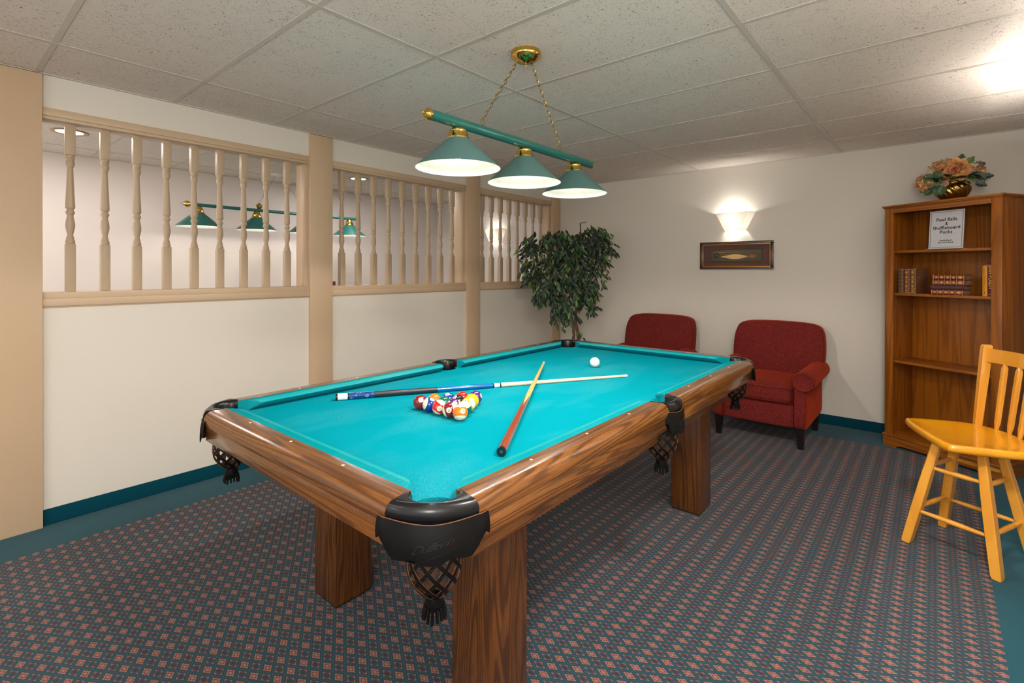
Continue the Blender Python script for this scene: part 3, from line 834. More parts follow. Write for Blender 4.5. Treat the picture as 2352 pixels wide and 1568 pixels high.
# ------------------------------------------------------------------ wall sconces
def sconce(label, x, y, z, rz, power=9):
    s = thing('wall_sconce', label, 'wall lamp', (x, y, z), rz, 'frosted wall sconces')
    # local: wall at y=0, glass reaches to y=-depth
    def ring(hw, ch, dp, z): return [(-hw, 0, z), (-hw, -.012, z), (-hw + ch, -dp, z), (hw - ch, -dp, z), (hw, -.012, z), (hw, 0, z)]
    m = MB(); lv = []
    for t in [i / 6 for i in range(7)]:
        hw = .098 + (.184 - .098) * t; lv.append(ring(hw, .030 + .014 * t, .085 + .02 * t, -.088 + .176 * t))
    lv2 = [[(p[0] * .975, p[1] * .96 if p[1] else 0, p[2]) for p in r] for r in lv]
    m.grid(lv); m.grid(lv2)
    for a, b in ((lv[0], lv2[0]), (lv[-1], lv2[-1])): m.grid([a, b])
    m.build('glass_shade', M_frost, s, 20)
    m = MB().box(-.06, .06, -.014, 0, -.05, .05, .004); m.build('back_plate', plain('white_metal', srgb(225, 222, 215), .4), s, 30)
    m = MB(); m.sphere((-.032, -.05, .030), .019, 16, sc=(1, 1, 1.3)); m.sphere((.012, -.05, -.030), .019, 16, sc=(1, 1, 1.3)); m.build('bulb', M_bulb, s, 60)
    mw = Matrix.Translation((x, y, z)) @ Matrix.Rotation(rz, 4, 'Z')
    for q, k in (((-.03, -.055, .035), 1.0), ((.015, -.055, -.03), .3)): light('sconce_light', 'POINT', mw @ Vector(q), power * k, (1, .95, .90), .022)
    return s
sconce('frosted glass wall sconce above the fish picture', -1.494, YB, 1.838, 0, 15)
sconce('frosted glass wall sconce in the side room behind the far balusters', -4.655, YB, 1.850, 0, 6)
sconce('frosted glass wall sconce on the right hand wall beyond the bookcase', XR, 3.55, 1.838, -pi / 2, 120.0)
sconce('added unseen sconce for fill light, on the right hand wall nearest the photographer', XR, 1.90, 1.838, -pi / 2, 130.0)  # added unseen fixture, fills the right side and back wall

# ------------------------------------------------------------------ picture
pc = thing('framed_picture', 'wide framed picture of a fish and rod under the wall sconce', 'picture', (-1.492, YB, 1.509))
W2, H2 = .341, .1365
def frame(m, w, h, t, y0, y1, mi=0):
    m.box(-w, w, y0, y1, h - t, h, .002, mi=mi); m.box(-w, w, y0, y1, -h, -h + t, .002, mi=mi)
    m.box(-w, -w + t, y0, y1, -h + t * .5, h - t * .5, .002, mi=mi); m.box(w - t, w, y0, y1, -h + t * .5, h - t * .5, .002, mi=mi)
m = MB(); frame(m, W2, H2, .024, -.026, -.001); m.build('frame', plain('dark_walnut', srgb(62, 42, 34), .3, 0, .3), pc, 30)
m = MB(); frame(m, W2 - .022, H2 - .022, .010, -.021, -.003); tag(m.build('gilt_slip', plain('gold_leaf', srgb(190, 132, 46), .35, .6), pc, 30), 'gold inner moulding')
MB().box(-W2 + .01, W2 - .01, -.012, -.002, -H2 + .01, H2 - .01).build('mat_board', plain('maroon_mat', srgb(98, 64, 54), .8, 0, 0, .2, 12), pc, 0)
MB().box(-.245, .245, -.0135, -.011, -.064, .064).build('mat_edge', M_ink, pc, 0)
pr = MB().box(-.237, .237, -.0145, -.012, -.057, .057).build('print', plain('olive_print', srgb(82, 76, 48), .7, 0, 0, .15, 14), pc, 0)
m = MB()
n = 24; top = []; bt = []
for i in range(n + 1):
    t = i / n; x = -.115 + .235 * t; hh = .024 * (sin(pi * min(1, t * 1.02)) ** .8 if t < .98 else 0) + (.004 if t < .08 else 0)
    top.append((x, -.0156, -.012 + hh * .95)); bt.append((x, -.0156, -.012 - hh))
m.grid([top, bt]); m.box(-.128, -.108, -.0158, -.0148, -.018, -.006)
tag(m.build('fish', plain('fish_tan', srgb(206, 170, 112), .6, 0, 0, .1, 60), pr, 0), 'pale painted fish')
m = MB(); m.box(-.215, .205, -.0156, -.0146, .030, .0325); m.box(-.165, -.10, -.0158, -.0146, .028, .0345)
tag(m.build('rod', plain('rod_brown', srgb(176, 120, 60), .6), pr, 0), 'painted fishing rod')
m = MB(); m.lathe([(.024, 0), (.024, .001), (0, .0012)], n=28, m=RX, c=(-.178, -.0148, 0)); m.build('reel', plain('reel_black', srgb(40, 38, 44), .6), pr, 0)
MB().lathe([(.005, 0), (.005, .0005), (0, .0006)], n=16, m=RX, c=(-.178, -.0162, 0)).build('reel_hub', M_paper, pr, 0)
m = MB()
for k in range(7): m.box(.128 + .009 * k, .134 + .009 * k, -.0157, -.0147, -.030 + .002 * (k % 2), .012 - .002 * abs(k - 3), rot=Matrix.Rotation((k - 3) * .10, 4, 'Y'))
tag(m.build('fly', plain('fly_rust', srgb(160, 92, 62), .7), pr, 0), 'painted rust coloured fishing fly')

# ------------------------------------------------------------------ armchairs
def rbox(name, x0, x1, y0, y1, z0, z1, mat, parent, bev=.03, seg=5, fn=None, rot=None):
    m = MB().box(x0, x1, y0, y1, z0, z1)
    bmesh.ops.subdivide_edges(m.b, edges=m.b.edges[:], cuts=7, use_grid_fill=True)
    cx, cy, cz = (x0 + x1) / 2, (y0 + y1) / 2, (z0 + z1) / 2
    hx, hy, hz = (x1 - x0) / 2, (y1 - y0) / 2, (z1 - z0) / 2
    for v in m.b.verts:
        q = [v.co.x - cx, v.co.y - cy, v.co.z - cz]; h = [hx, hy, hz]
        inn = [max(-(h[i] - bev), min(h[i] - bev, q[i])) for i in range(3)]
        d = Vector([q[i] - inn[i] for i in range(3)])
        if d.length > 1e-6: d = d.normalized() * bev
        p = Vector([inn[i] + d[i] for i in range(3)]) + Vector((cx, cy, cz))
        v.co = fn(p) if fn else p
    if rot is not None: bmesh.ops.transform(m.b, matrix=rot, verts=m.b.verts[:])
    return m.build(name, mat, parent, 60, [('SUBSURF', dict(levels=1, render_levels=2))])
def piping(m, pts, r=.0032): m.tube(pts, r, 6, closed=True)
def armchair(x, y, label):
    c = thing('armchair', label, 'armchair', (x, y, 0), 0, 'rust red armchairs')
    # local: front at y=-.40, back at +.42; x symmetric
    rbox('base', -.27, .27, -.385, .36, .150, .335, M_fab, c, .018)
    def cush(p):
        fx = 1 - (p.x / .25) ** 2; k = max(0, fx)
        if p.z > .40: p.z += .022 * k * (1 - ((p.y + .05) / .40) ** 2)
        if p.y < -.30: p.y -= .012 * k
        return p
    sc_ = rbox('seat_cushion', -.255, .255, -.395, .26, .338, .468, M_fab, c, .035, fn=cush)
    m = MB()
    for z in (.352, .456): piping(m, [(-.24, -.398, z), (-.12, -.408, z), (0, -.412, z), (.12, -.408, z), (.24, -.398, z), (.252, -.37, z), (.25, .2, z), (-.25, .2, z), (-.252, -.37, z)])
    m.build('piping', M_fab, sc_, 60)
    def backf(p):
        t = (p.z - .40) / .50
        p.y += .10 * t + .02 * sin(t * pi) * (-1 if p.y < .3 else 0)
        s = 1.0 + .05 * sin(max(0, min(1, t)) * pi) ; s -= .05 * max(0, t - .75) * 4 * .5
        p.x *= s
        if t > .8: p.z -= .020 * (abs(p.x) / .35) ** 2.5
        return p
    bk = rbox('backrest', -.350, .350, .215, .37, .40, .905, M_fab, c, .045, fn=backf)
    rbox('back_panel', -.31, .31, .32, .42, .16, .62, M_fab, c, .02)
    for s in (-1, 1):
        a, b = sorted((s * .258, s * .345))
        arm = rbox('arm', a, b, -.392, .36, .150, .56, M_fab, c, .014)
        # rolled top of the arm
        m = MB(); rings = []
        prof = []
        for k in range(22):
            t = -.35 * pi + 1.75 * pi * k / 21
            prof.append((cos(t), sin(t)))
        for yy, rr in [(-.398, .064), (-.402, .070), (-.398, .075), (-.385, .077), (-.2, .077), (.0, .076), (.2, .075), (.34, .072), (.36, .060)]:
            rings.append([(s * (.326 + .0) + s * px * rr * (1.0), yy, .520 + pz * rr * .95) for px, pz in prof])
        m.loft(rings); m.build('arm_roll', M_fab, arm, 60)
        m = MB(); m.tube([(s * .326 + .069 * cos(t), -.4015, .520 + .066 * sin(t)) for t in [2 * pi * k / 32 for k in range(32)]], .0028, 6, closed=True)
        m.build('piping', M_fab, arm, 60)
        for yy in (-.33, .27):
            lg = MB(); h = .152
            lg.loft([[(s * .302 + sx * w_, yy + sy * w_, z) for sx, sy in ((-1, -1), (1, -1), (1, 1), (-1, 1))] for w_, z in ((.019, 0), (.027, h))])
            tag(lg.build('leg', M_black, c, 20), 'black tapered leg')
    return c
armchair(-1.070, 4.655, 'rust red armchair nearer the bookcase, its seat in full view')
armchair(-2.190, 4.655, 'rust red armchair beside the ficus, mostly hidden by the pool table')

# ------------------------------------------------------------------ bookcase (local x along the front, y backwards, origin at front left foot)
BCA = -math.atan2(.498, .867)
bc = thing('bookcase', 'tall brown wooden bookcase set across the corner', 'bookcase', (-.291, 4.866, 0), BCA)
BW, BD, BH = .725, .300, 1.845
def cb(name, *a, mat=M_case, bev=.0015, parent=bc, lab=None):
    o = MB().box(*a, bev).build(name, mat, parent, 30)
    if lab: tag(o, lab)
    return o
cb('side_panel', .002, .020, .018, BD, .085, BH); cb('side_panel', BW - .020, BW - .002, .018, BD, .085, BH)
cb('stile', 0, .058, 0, .019, .085, BH); cb('stile', BW - .058, BW, 0, .019, .085, BH)
cb('frieze', .058, BW - .058, .001, .019, 1.800, BH, mat=M_case_h)
cb('back_panel', .02, BW - .02, BD - .008, BD - .001, .06, BH)
MB().box(-.014, BW + .014, -.016, BD, BH, BH + .014, .003).box(-.007, BW + .007, -.009, BD, BH - .008, BH, .003).build('top_board', M_case_h, bc, 30)
for z in (.668, 1.186, 1.511): cb('shelf', .0205, BW - .0205, .021, BD - .009, z - .019, z, mat=M_case_h)
MB().box(.0205, BW - .0205, .004, BD - .009, .078, .098, .002).build('shelf', M_case_h, bc, 30)
m = MB(); m.box(-.012, BW + .012, -.014, BD, .076, .097, .006)
m.build('base_moulding', M_case_h, bc, 30)
m = MB()
fp = [(-.006, 0), (.085, 0), (.100, .016), (.125, .024), (BW - .125, .024), (BW - .100, .016), (BW - .085, 0), (BW + .006, 0), (BW + .006, .078), (-.006, .078)]
a = [m.b.verts.new((x, -.008, z)) for x, z in fp]; b = [m.b.verts.new((x, .012, z)) for x, z in fp]
for i in range(len(fp)): m.b.faces.new((a[i], a[(i + 1) % len(fp)], b[(i + 1) % len(fp)], b[i]))
m.b.faces.new(a); m.b.faces.new(b)
m.box(-.006, .012, .012, BD - .002, 0, .078); m.box(BW - .012, BW + .006, .012, BD - .002, 0, .078)
m.build('plinth', M_case_h, bc, 30)
m = MB()
for xx in (.021, BW - .024):
    for k in range(24):
        m.box(xx, xx + .003, .060, .065, .25 + .06 * k, .255 + .06 * k)
tag(m.build('peg_hole', M_ink, bc, 0), 'rows of small shelf peg holes')
BCM = Matrix.Translation((-.291, 4.866, 0)) @ Matrix.Rotation(BCA, 4, 'Z')
def inbc(name, label, cat, x, y, z, rz=0, group=None):
    p = BCM @ Vector((x, y, z)); return thing(name, label, cat, p, BCA + rz, group)
# sign in acrylic stand
sg = inbc('sign_holder', 'white paper sign in a clear stand on the top shelf of the bookcase', 'sign', .385, .040, 1.5115)
tl = Matrix.Rotation(-.08, 4, 'X')
MB().box(-.109, .109, -.035, .045, 0, .003, .001).build('base', plain('clear_acrylic', srgb(196, 190, 184), .15, 0, .5), sg, 0)
pm = MB().box(-.1065, .1065, -.0015, .0015, .003, .277); bmesh.ops.transform(pm.b, matrix=tl, verts=pm.b.verts[:])
pp = pm.build('paper', M_paper, sg, 0)
m = MB()
for w_, h0, h1, t in ((.0985, .011, .269, .0012), (.0955, .014, .266, .0006)):
    m.box(-w_, w_, -.0022, -.0014, h0, h0 + t); m.box(-w_, w_, -.0022, -.0014, h1 - t, h1); m.box(-w_, -w_ + t, -.0022, -.0014, h0, h1); m.box(w_ - t, w_, -.0022, -.0014, h0, h1)
bmesh.ops.transform(m.b, matrix=tl, verts=m.b.verts[:]); m.build('border', M_ink, pp, 0)
for txt, z, s in (('Pool Balls', .211, .0330), ('&', .182, .0300), ('Shuffleboard', .152, .0330), ('Pucks', .121, .0330), ('Available at', .062, .0165), ('the Front Desk', .047, .0165)):
    me = text_mesh(txt, s, M_ink, 'lettering', .0003, 'CENTER', 0, s * .018, 1.06)
    wmax = max(v.co.x for v in me.vertices) * 2
    kx = {'Pool Balls': .128, '&': .018, 'Shuffleboard': .168, 'Pucks': .078, 'Available at': .076, 'the Front Desk': .098}[txt] / wmax
    place_mesh(me, 'lettering', pp, tl @ Matrix.Translation((0, -.0022, z)) @ Matrix.Rotation(pi / 2, 4, 'X') @ Matrix.Diagonal((kx, 1, 1, 1)))
# books
M_pages = plain('book_pages', srgb(176, 146, 104), .8, 0, 0, .1, 200)
M_gold = plain('gold_tooling', srgb(206, 160, 76), .35, .5)
def book(label, x, y, z, w, h, d, cover, flat=False, group=None, spine=(), rz=0, textspec=None, roundspine=True):
    """upright: width w along shelf, height h, depth d; spine faces the front. flat: spine still faces front"""
    b_ = inbc('book', label, 'book', x, y, z, rz, group)
    L, T = (h, w)      # long side of the spine, thickness
    # built upright: spine along z, thickness along x, depth along +y
    M = Matrix.Identity(4) if not flat else Matrix.Translation((-h / 2, 0, w / 2)) @ Matrix.Rotation(pi / 2, 4, 'Y')
    m = MB(); t = .0025
    m.box(-T / 2, -T / 2 + t, .003, d, 0, L, .0006); m.box(T / 2 - t, T / 2, .003, d, 0, L, .0006)
    rg = []
    for zz in (0, L): rg.append([(-T / 2, .006, zz)] + [(-T / 2 * cos(pi * k / 8), -.004 * sin(pi * k / 8) + .003, zz) for k in range(9)] + [(T / 2, .006, zz)])
    m.loft(rg)
    bmesh.ops.transform(m.b, matrix=M, verts=m.b.verts[:]); cv = m.build('cover', cover, b_, 40)
    m = MB().box(-T / 2 + t, T / 2 - t, .006, d - .004, .003, L - .003); bmesh.ops.transform(m.b, matrix=M, verts=m.b.verts[:]); tag(m.build('pages', M_pages, b_, 0), 'cream page block')
    if spine:
        m = MB()
        for f0, f1, k in spine:
            if k == 'band': m.box(-T / 2 * .9, T / 2 * .9, -.0030, .002, L * f0, L * f1)
            else:
                zc = L * (f0 + f1) / 2; hz = L * (f1 - f0) / 2; q = min(hz, T * .36)
                m.box(-q, q, -.0022, 0, zc - q * .25, zc + q * .25); m.box(-q * .3, q * .3, -.0023, 0, zc - q, zc + q)
                m.box(-q * .7, q * .7, -.0022, 0, zc - q * .8, zc - q * .6); m.box(-q * .7, q * .7, -.0022, 0, zc + q * .6, zc + q * .8)
        bmesh.ops.transform(m.b, matrix=M, verts=m.b.verts[:]); tag(m.build('tooling', M_gold, cv, 0), 'gilt bands and ornaments on the spine')
    if textspec:
        txt, s, mt, zc, ln, xo = textspec
        me = text_mesh(txt, s, mt, 'lettering', .0003, 'CENTER', 0, s * .012, 1.0)
        wm = max(v.co.x for v in me.vertices) * 2
        place_mesh(me, 'lettering', cv, M @ Matrix.Translation((xo, -.0026, zc)) @ Matrix.Rotation(pi / 2, 4, 'X') @ Matrix.Rotation(-pi / 2, 4, 'Z') @ Matrix.Diagonal((ln / wm, 1, 1, 1)))
    return b_
lea_br = plain('brown_book_leather', srgb(92, 62, 34), .4, 0, .2, .2); lea_rd = plain('red_book_leather', srgb(112, 28, 30), .35, 0, .3, .15); lea_tn = plain('dull_brown_book_leather', srgb(108, 68, 40), .4, 0, .2, .2)
lea_dk = plain('dark_plum_book_leather', srgb(74, 38, 40), .45, 0, .2, .2)
sp7 = [(.03, .045, 'band'), (.20, .21, 'band'), (.38, .39, 'band'), (.56, .57, 'band'), (.74, .75, 'band'), (.95, .965, 'band'), (.08, .17, 'o'), (.24, .35, 'o'), (.42, .53, 'o'), (.60, .71, 'o'), (.79, .92, 'o')]
spb = [(.04 + .155 * k, .047 + .155 * k, 'band') for k in range(7)]
SZ = 1.1862
book('brown upright book, outermost of the three by the left side of the bookcase', .095, .028, SZ, .040, .186, .135, lea_br, spine=spb, group='upright books at the left')
book('red leather upright book between two brown ones', .138, .028, SZ, .039, .186, .135, lea_rd, spine=sp7, group='upright books at the left')
book('brown upright book with tooled spine, standing right of the red one', .181, .028, SZ, .040, .187, .135, lea_tn, spine=sp7, group='upright books at the left')
zz = SZ
for k, (lab, th, cv_, dx, sp_) in enumerate((('red book with gilt spine at the bottom of the flat stack', .036, lea_rd, -.006, sp7), ('dark plum book without gilding in the flat stack', .031, lea_dk, -.008, spb[:0]),
                                ('dull red gilt book second from the top of the flat stack', .037, plain('faded_red_leather', srgb(120, 52, 50), .4, 0, .2), .002, sp7), ('bright red gilt book on top of the flat stack', .037, lea_rd, .003, sp7))):
    b_ = book(lab, .315 + .0925 + dx, .030, zz, th, .185, .130, cv_, True, 'books lying flat in a stack', sp_, rz=.20)
    zz += th + .0006
yb_ = book('mustard yellow upright book beside the maroon one', .618, .030, SZ, .028, .205, .13, plain('yellow_cover', srgb(214, 138, 20), .5), spine=())
m = MB()
for z0, z1, x in ((.155, .185, -.003), (.075, .135, .002), (.018, .030, 0)):
    m.tube([(x + .003 * sin(k * 1.9), -.0012, z1 + (z0 - z1) * k / 22) for k in range(23)], .0005, 4)
tag(m.build('spine_marks', M_ink, yb_, 0), 'faint dark handwriting strokes')
book('maroon upright book with large gold letters, partly behind the bookcase stile',      .656, .030, SZ, .046, .228, .14, plain('maroon_cover', srgb(92, 20, 36), .4, 0, .2), textspec=('JEAN PLAIDY', .031, plain('gold_foil', srgb(240, 190, 90), .3, .3), .128, .165, -.0055), spine=[(.055, .062, 'band')])

# ------------------------------------------------------------------ flowers on the bookcase
fp_ = BCM @ Vector((.368, .150, BH + .0150))
fl = thing('flower_arrangement', 'peach silk flowers in a fluted brass bowl on top of the bookcase', 'flowers', fp_)
bowlp = [(.040, 0), (.052, .004), (.066, .018), (.082, .036), (.094, .058), (.099, .080), (.094, .100), (.080, .114), (.070, .120), (.070, .127), (.078, .133), (.082, .137), (.080, .140), (.074, .137), (.066, .128)]
def fl_fn(a, r, z):
    if .01 < z < .113: return (r * (1 + .13 * abs(sin(8 * (a + z * 8))) - .07), a)
    return (r, a)
prof = []
for i in range(len(bowlp) - 1):
    for t in (0, .5): prof.append(tuple(bowlp[i][j] + (bowlp[i + 1][j] - bowlp[i][j]) * t for j in (0, 1)))
prof.append(bowlp[-1])
MB().lathe(prof, n=144, fn=fl_fn, cap=False).build('bowl', M_brass_dk, fl, 60)
MB().lathe([(0, .12), (.072, .118)], n=24, cap=False).build('filling', M_leafs[0], fl, 0)
def flower(c, r, nrm, mats, name='flower', dens=1.0):
    nrm = Vector(nrm).normalized(); q = Vector((0, 0, 1)).rotation_difference(nrm)
    m = MB()
    # (petals, base radius, length, tilt from the axis, curl)
    layers = [(5, .05, .42, .15, -.5), (6, .12, .50, .45, -.45), (8, .20, .58, .80, -.35), (9, .28, .66, 1.10, -.10), (10, .34, .74, 1.42, .25), (9, .30, .80, 1.75, .5)]
    for li, (n, rad, sz, tilt, curl) in enumerate(layers):
        for k in range(n):
            a = 2 * pi * k / n + li * .9 + random.uniform(-.2, .2)
            s_ = r * sz * random.uniform(.8, 1.12); rows = []; ph = random.uniform(0, 6)
            tl_ = tilt + random.uniform(-.2, .2)
            rr, z_ = rad * r, (.34 - li * .05) * r
            mi = 1 if (li < 2 and random.random() < .75) else (2 if random.random() < .35 else 0)
            for i in range(6):
                v = i / 5; row = []
                th = tl_ + curl * v * 1.6
                if i: rr += sin(th) * s_ / 5; z_ += cos(th) * s_ / 5
                for j in range(7):
                    u = (j / 6 - .5) * 2; wd = s_ * .58 * sin(pi * (.18 + .62 * v)) ** .8 * (1 - .25 * (v > .9))
                    x = u * wd; cup = .28 * s_ * u * u
                    ruf = .045 * s_ * sin(u * 6 + ph) * v * v
                    pr = rr - cup * cos(th); pz = z_ + cup * sin(th) + ruf
                    row.append(Vector(c) + q @ Vector((pr * cos(a) - x * sin(a), pr * sin(a) + x * cos(a), pz)))
                rows.append(row)
            m.grid(rows, mi)
    return m.build(name, list(mats) + [M_petal3], fl, 80)
TC = (Vector((0, 0, H)) - fp_).normalized(); TR = Vector((0, 0, 1)).cross(TC).normalized()
def fpos(u, v, d): return TR * u + Vector((0, 0, 1)) * v + Vector((TC.x, TC.y, 0)) * d
flower(fpos(.012, .205, .055), .082, TC + Vector((0, 0, .25)), [M_petal, M_petalr])
flower(fpos(-.065, .235, .03), .066, TC + Vector((0, 0, .9)) - TR * .35, [M_petal2, M_petalr])
flower(fpos(-.030, .262, -.02), .056, TC + Vector((0, 0, 1.2)), [M_petal2, M_petal])
flower(fpos(-.155, .150, .03), .062, TC * .6 - TR, [M_petal2, M_petal])
flower(fpos(-.135, .110, .07), .045, TC - TR * .5 - Vector((0, 0, .4)), [M_petal, M_petal])
flower(fpos(.125, .195, .0), .058, TC * .5 + TR, [M_petal2, M_petal])
flower(fpos(-.045, .118, .095), .026, TC - Vector((0, 0, .1)), [M_petal2, M_petalr], 'flower_bud')
def leaf_shape(m, base, dirv, nrm, L, W, mi, lobed=False, droop=.2, seg=4):
    seg = 8 if lobed else seg; d = Vector(dirv).normalized(); n_ = Vector(nrm); n_ = (n_ - d * n_.dot(d))
    if n_.length < 1e-3: n_ = d.orthogonal()
    n_.normalize(); s = d.cross(n_); rows = []
    for i in range(seg + 1):
        t = i / seg
        wd = W * (sin(pi * min(1, t * .92 + .06)) ** .85) * (1 - .25 * t) if not lobed else W * (.15, .80, .55, 1.05, .70, .88, .45, .42, .03)[min(8, i)]
        c = base + d * (L * t) - n_ * (droop * L * t * t)
        rows.append([c - s * wd + n_ * wd * .35, c, c + s * wd + n_ * wd * .35])
    m.grid(rows, mi)
m = MB()
for k in range(80):
    a = random.uniform(0, 2 * pi); el = random.uniform(-.1, .8)
    if Vector((cos(a), sin(a), 0)).dot(TC) > .25: el = random.uniform(-.05, .25)
    dd = Vector((cos(a) * cos(el), sin(a) * cos(el), sin(el)))
    ext = random.uniform(.07, .13); base = Vector((0, 0, .150)) + Vector((dd.x * ext * 1.0, dd.y * ext, dd.z * ext * .7))
    leaf_shape(m, base, dd + Vector((0, 0, random.uniform(-.4, .2))), Vector((0, 0, 1)) + dd * .3, random.uniform(.05, .08), random.uniform(.018, .028), random.choice((0, 0, 0, 1, 1, 2)), True, .25)
for u, v, d, du in ((-.10, .085, .09, (-.6, -.4)), (-.075, .095, .10, (-.3, -1)), (-.05, .10, .11, (-.2, -.9)), (-.12, .09, .07, (-1, -.2)), (-.09, .11, .10, (-.5, -.2)), (-.06, .12, .10, (-.7, -.5)), (.12, .11, .05, (.8, -.3)), (.15, .15, .03, (1, .1)), (.04, .27, 0, (.2, 1)), (.075, .255, 0, (.6, .8)), (.11, .235, .02, (.9, .2)),
                    (-.10, .17, .08, (-.4, .1)), (-.12, .15, .09, (-.4, -.5)), (-.06, .16, .10, (-.3, .3)), (.10, .16, .06, (.4, .0)), (.13, .17, .06, (.5, -.5))):
    leaf_shape(m, fpos(u, v, d), TR * du[0] + Vector((0, 0, du[1])), TC + Vector((0, 0, .4)), .066, .028, random.choice((0, 0, 1, 1, 2)), True, .15)
m.build('foliage', M_leafs[:3], fl, 0)

# ------------------------------------------------------------------ stool-height chair
ST = thing('swivel_chair', 'honey coloured wooden swivel stool chair with spindle back', 'chair', (.130, 3.270, 0))
FV = Vector((-.929, -.370, 0)); LV = Vector((.370, -.929, 0))
def sp(f, l, z): return FV * f + LV * l + Vector((0, 0, z))
ZSE = .560
def seat_outline():
    P = [(.168, -.240), (.178, -.18), (.182, -.05), (.178, .09), (.165, .175), (.14, .205), (.0, .222), (-.10, .225), (-.155, .205), (-.195, .13), (-.215, .03), (-.212, -.08), (-.185, -.17), (-.140, -.235), (-.08, -.262), (.02, -.268), (.12, -.266), (.155, -.258)]
    return P
def catmull(P, k=5):
    out = []; n = len(P)
    for i in range(n):
        p0, p1, p2, p3 = [Vector(P[(i + j - 1) % n]) for j in range(4)]
        for s in range(k):
            t = s / k
            out.append(.5 * ((2 * p1) + (-p0 + p2) * t + (2 * p0 - 5 * p1 + 4 * p2 - p3) * t * t + (-p0 + 3 * p1 - 3 * p2 + p3) * t ** 3))
    return out
ol = catmull(seat_outline()); m = MB(); rings = []
for sc_, z in ((.90, -.036), (.965, -.034), (.995, -.026), (1.0, -.018), (.995, -.008), (.975, -.001), (.94, .001), (.85, -.001), (.6, -.009), (.3, -.012)):
    rings.append([sp(p.x * sc_, p.y * sc_, ZSE + z) for p in ol])
m.loft(rings)
m.build('seat', M_seat, ST, 60)
m = MB().lathe([(.075, ZSE - .050), (.080, ZSE - .046), (.080, ZSE - .038), (.05, ZSE - .036)], n=24); m.build('swivel_plate', plain('dark_steel', srgb(50, 50, 56), .35, .8), ST, 30)
# legs: grid turned about -24 degrees
e1 = Vector((.910, -.414, 0)); e2 = Vector((.414, .910, 0))
def octleg(m, a, b, r0, r1, n=8):
    m.tube([a, a + (b - a) * .12, a + (b - a) * .5, b - (b - a) * .03, b], [r0 * .85, r0, (r0 + r1) / 2, r1, r1 * .9], n)
feet = {}
for sx in (-1, 1):
    for sy in (-1, 1):
        f = e1 * (.174 * sx) + e2 * (.171 * sy); tp = e1 * (.085 * sx) + e2 * (.085 * sy)
        feet[(sx, sy)] = (tp + Vector((0, 0, ZSE - .042)), f)
        a = tp + Vector((0, 0, ZSE - .042)); b = f + Vector((0, 0, .002))
        # square leg with chamfered edges, turned at the top
        m = MB(); rings = []
        for t, w_, ch in ((0, .0165, .55), (.08, .018, .55), (.22, .019, .5), (.30, .0195, .28), (.6, .0205, .24), (.975, .0195, .24), (1.0, .0165, .3)):
            c = a + (b - a) * t; q = w_ * (1 - ch * .6)
            rings.append([c + e1 * x + e2 * y for x, y in ((w_, -q), (w_, q), (q, w_), (-q, w_), (-w_, q), (-w_, -q), (-q, -w_), (q, -w_))])
        m.loft(rings); m.build('leg', M_stool, ST, 30)
def on(k, z):
    tp, f = feet[k]; t = (tp.z - z) / tp.z; return tp + (f - tp) * t
for ka, kb, zs in (((-1, -1), (1, -1), (.385, .165)), ((-1, 1), (1, 1), (.395, .165)), ((-1, -1), (-1, 1), (.395, .180)), ((1, -1), (1, 1), (.375, .175))):
    for z in zs:
        a, b = on(ka, z), on(kb, z); m = MB(); n = 10
        m.tube([a + (b - a) * (i / n) for i in range(n + 1)], [.0065 + .0055 * sin(pi * i / n) for i in range(n + 1)], 12)
        m.build('stretcher', M_stool, ST, 60)
# back: posts, spindles and curved crest rail
def bk(l, z):    # point on the leaning, curved back surface
    t = (z - ZSE) / .41
    return sp(-.128 - .072 * (1 - (l / .25) ** 2) - .055 * t, l * (1 + .16 * t), z)
for l in (-.228, .212):
    m = MB(); rings = []
    for t, wl, wf, ch in ((-.05, .015, .015, .5), (.02, .016, .016, .5), (.3, .0165, .0175, .4), (.55, .017, .0185, .2), (.93, .017, .020, .12), (.985, .0165, .019, .12), (1.0, .013, .014, .2)):
        c = bk(l, ZSE + .41 * t); ql, qf = wl * (1 - ch * .6), wf * (1 - ch * .6)
        rings.append([c + LV * x + FV * y for x, y in ((wl, -qf), (wl, qf), (ql, wf), (-ql, wf), (-wl, qf), (-wl, -qf), (-ql, -wf), (ql, -wf))])
    m.loft(rings); m.build('back_post', M_stool, ST, 30)
m = MB(); rings = []
for i in range(15):
    l = -.224 + .434 * i / 14
    a_, b_ = bk(l, ZSE + .325), bk(l, ZSE + .392)
    th = .009
    rings.append([a_ - FV * th, a_ + FV * th, b_ + FV * th, b_ - FV * th])
m.loft(rings); m.build('crest_rail', M_stool, ST, 40)
for l in (-.142, -.073, -.006, .061, .130):
    m = MB(); rings = []
    for t, wl, wf in ((0.0, .007, .007), (.04, .010, .008), (.10, .0165, .009), (.45, .0170, .0105), (.70, .017, .0105), (.765, .0165, .010), (.80, .010, .008), (.86, .006, .006)):
        c = bk(l, ZSE + .40 * t) ; q = .55
        rings.append([c + LV * x + FV * y for x, y in ((wl, -wf * q), (wl, wf * q), (wl * q, wf), (-wl * q, wf), (-wl, wf * q), (-wl, -wf * q), (-wl * q, -wf), (wl * q, -wf))])
    m.loft(rings); m.build('spindle', M_stool, ST, 30)

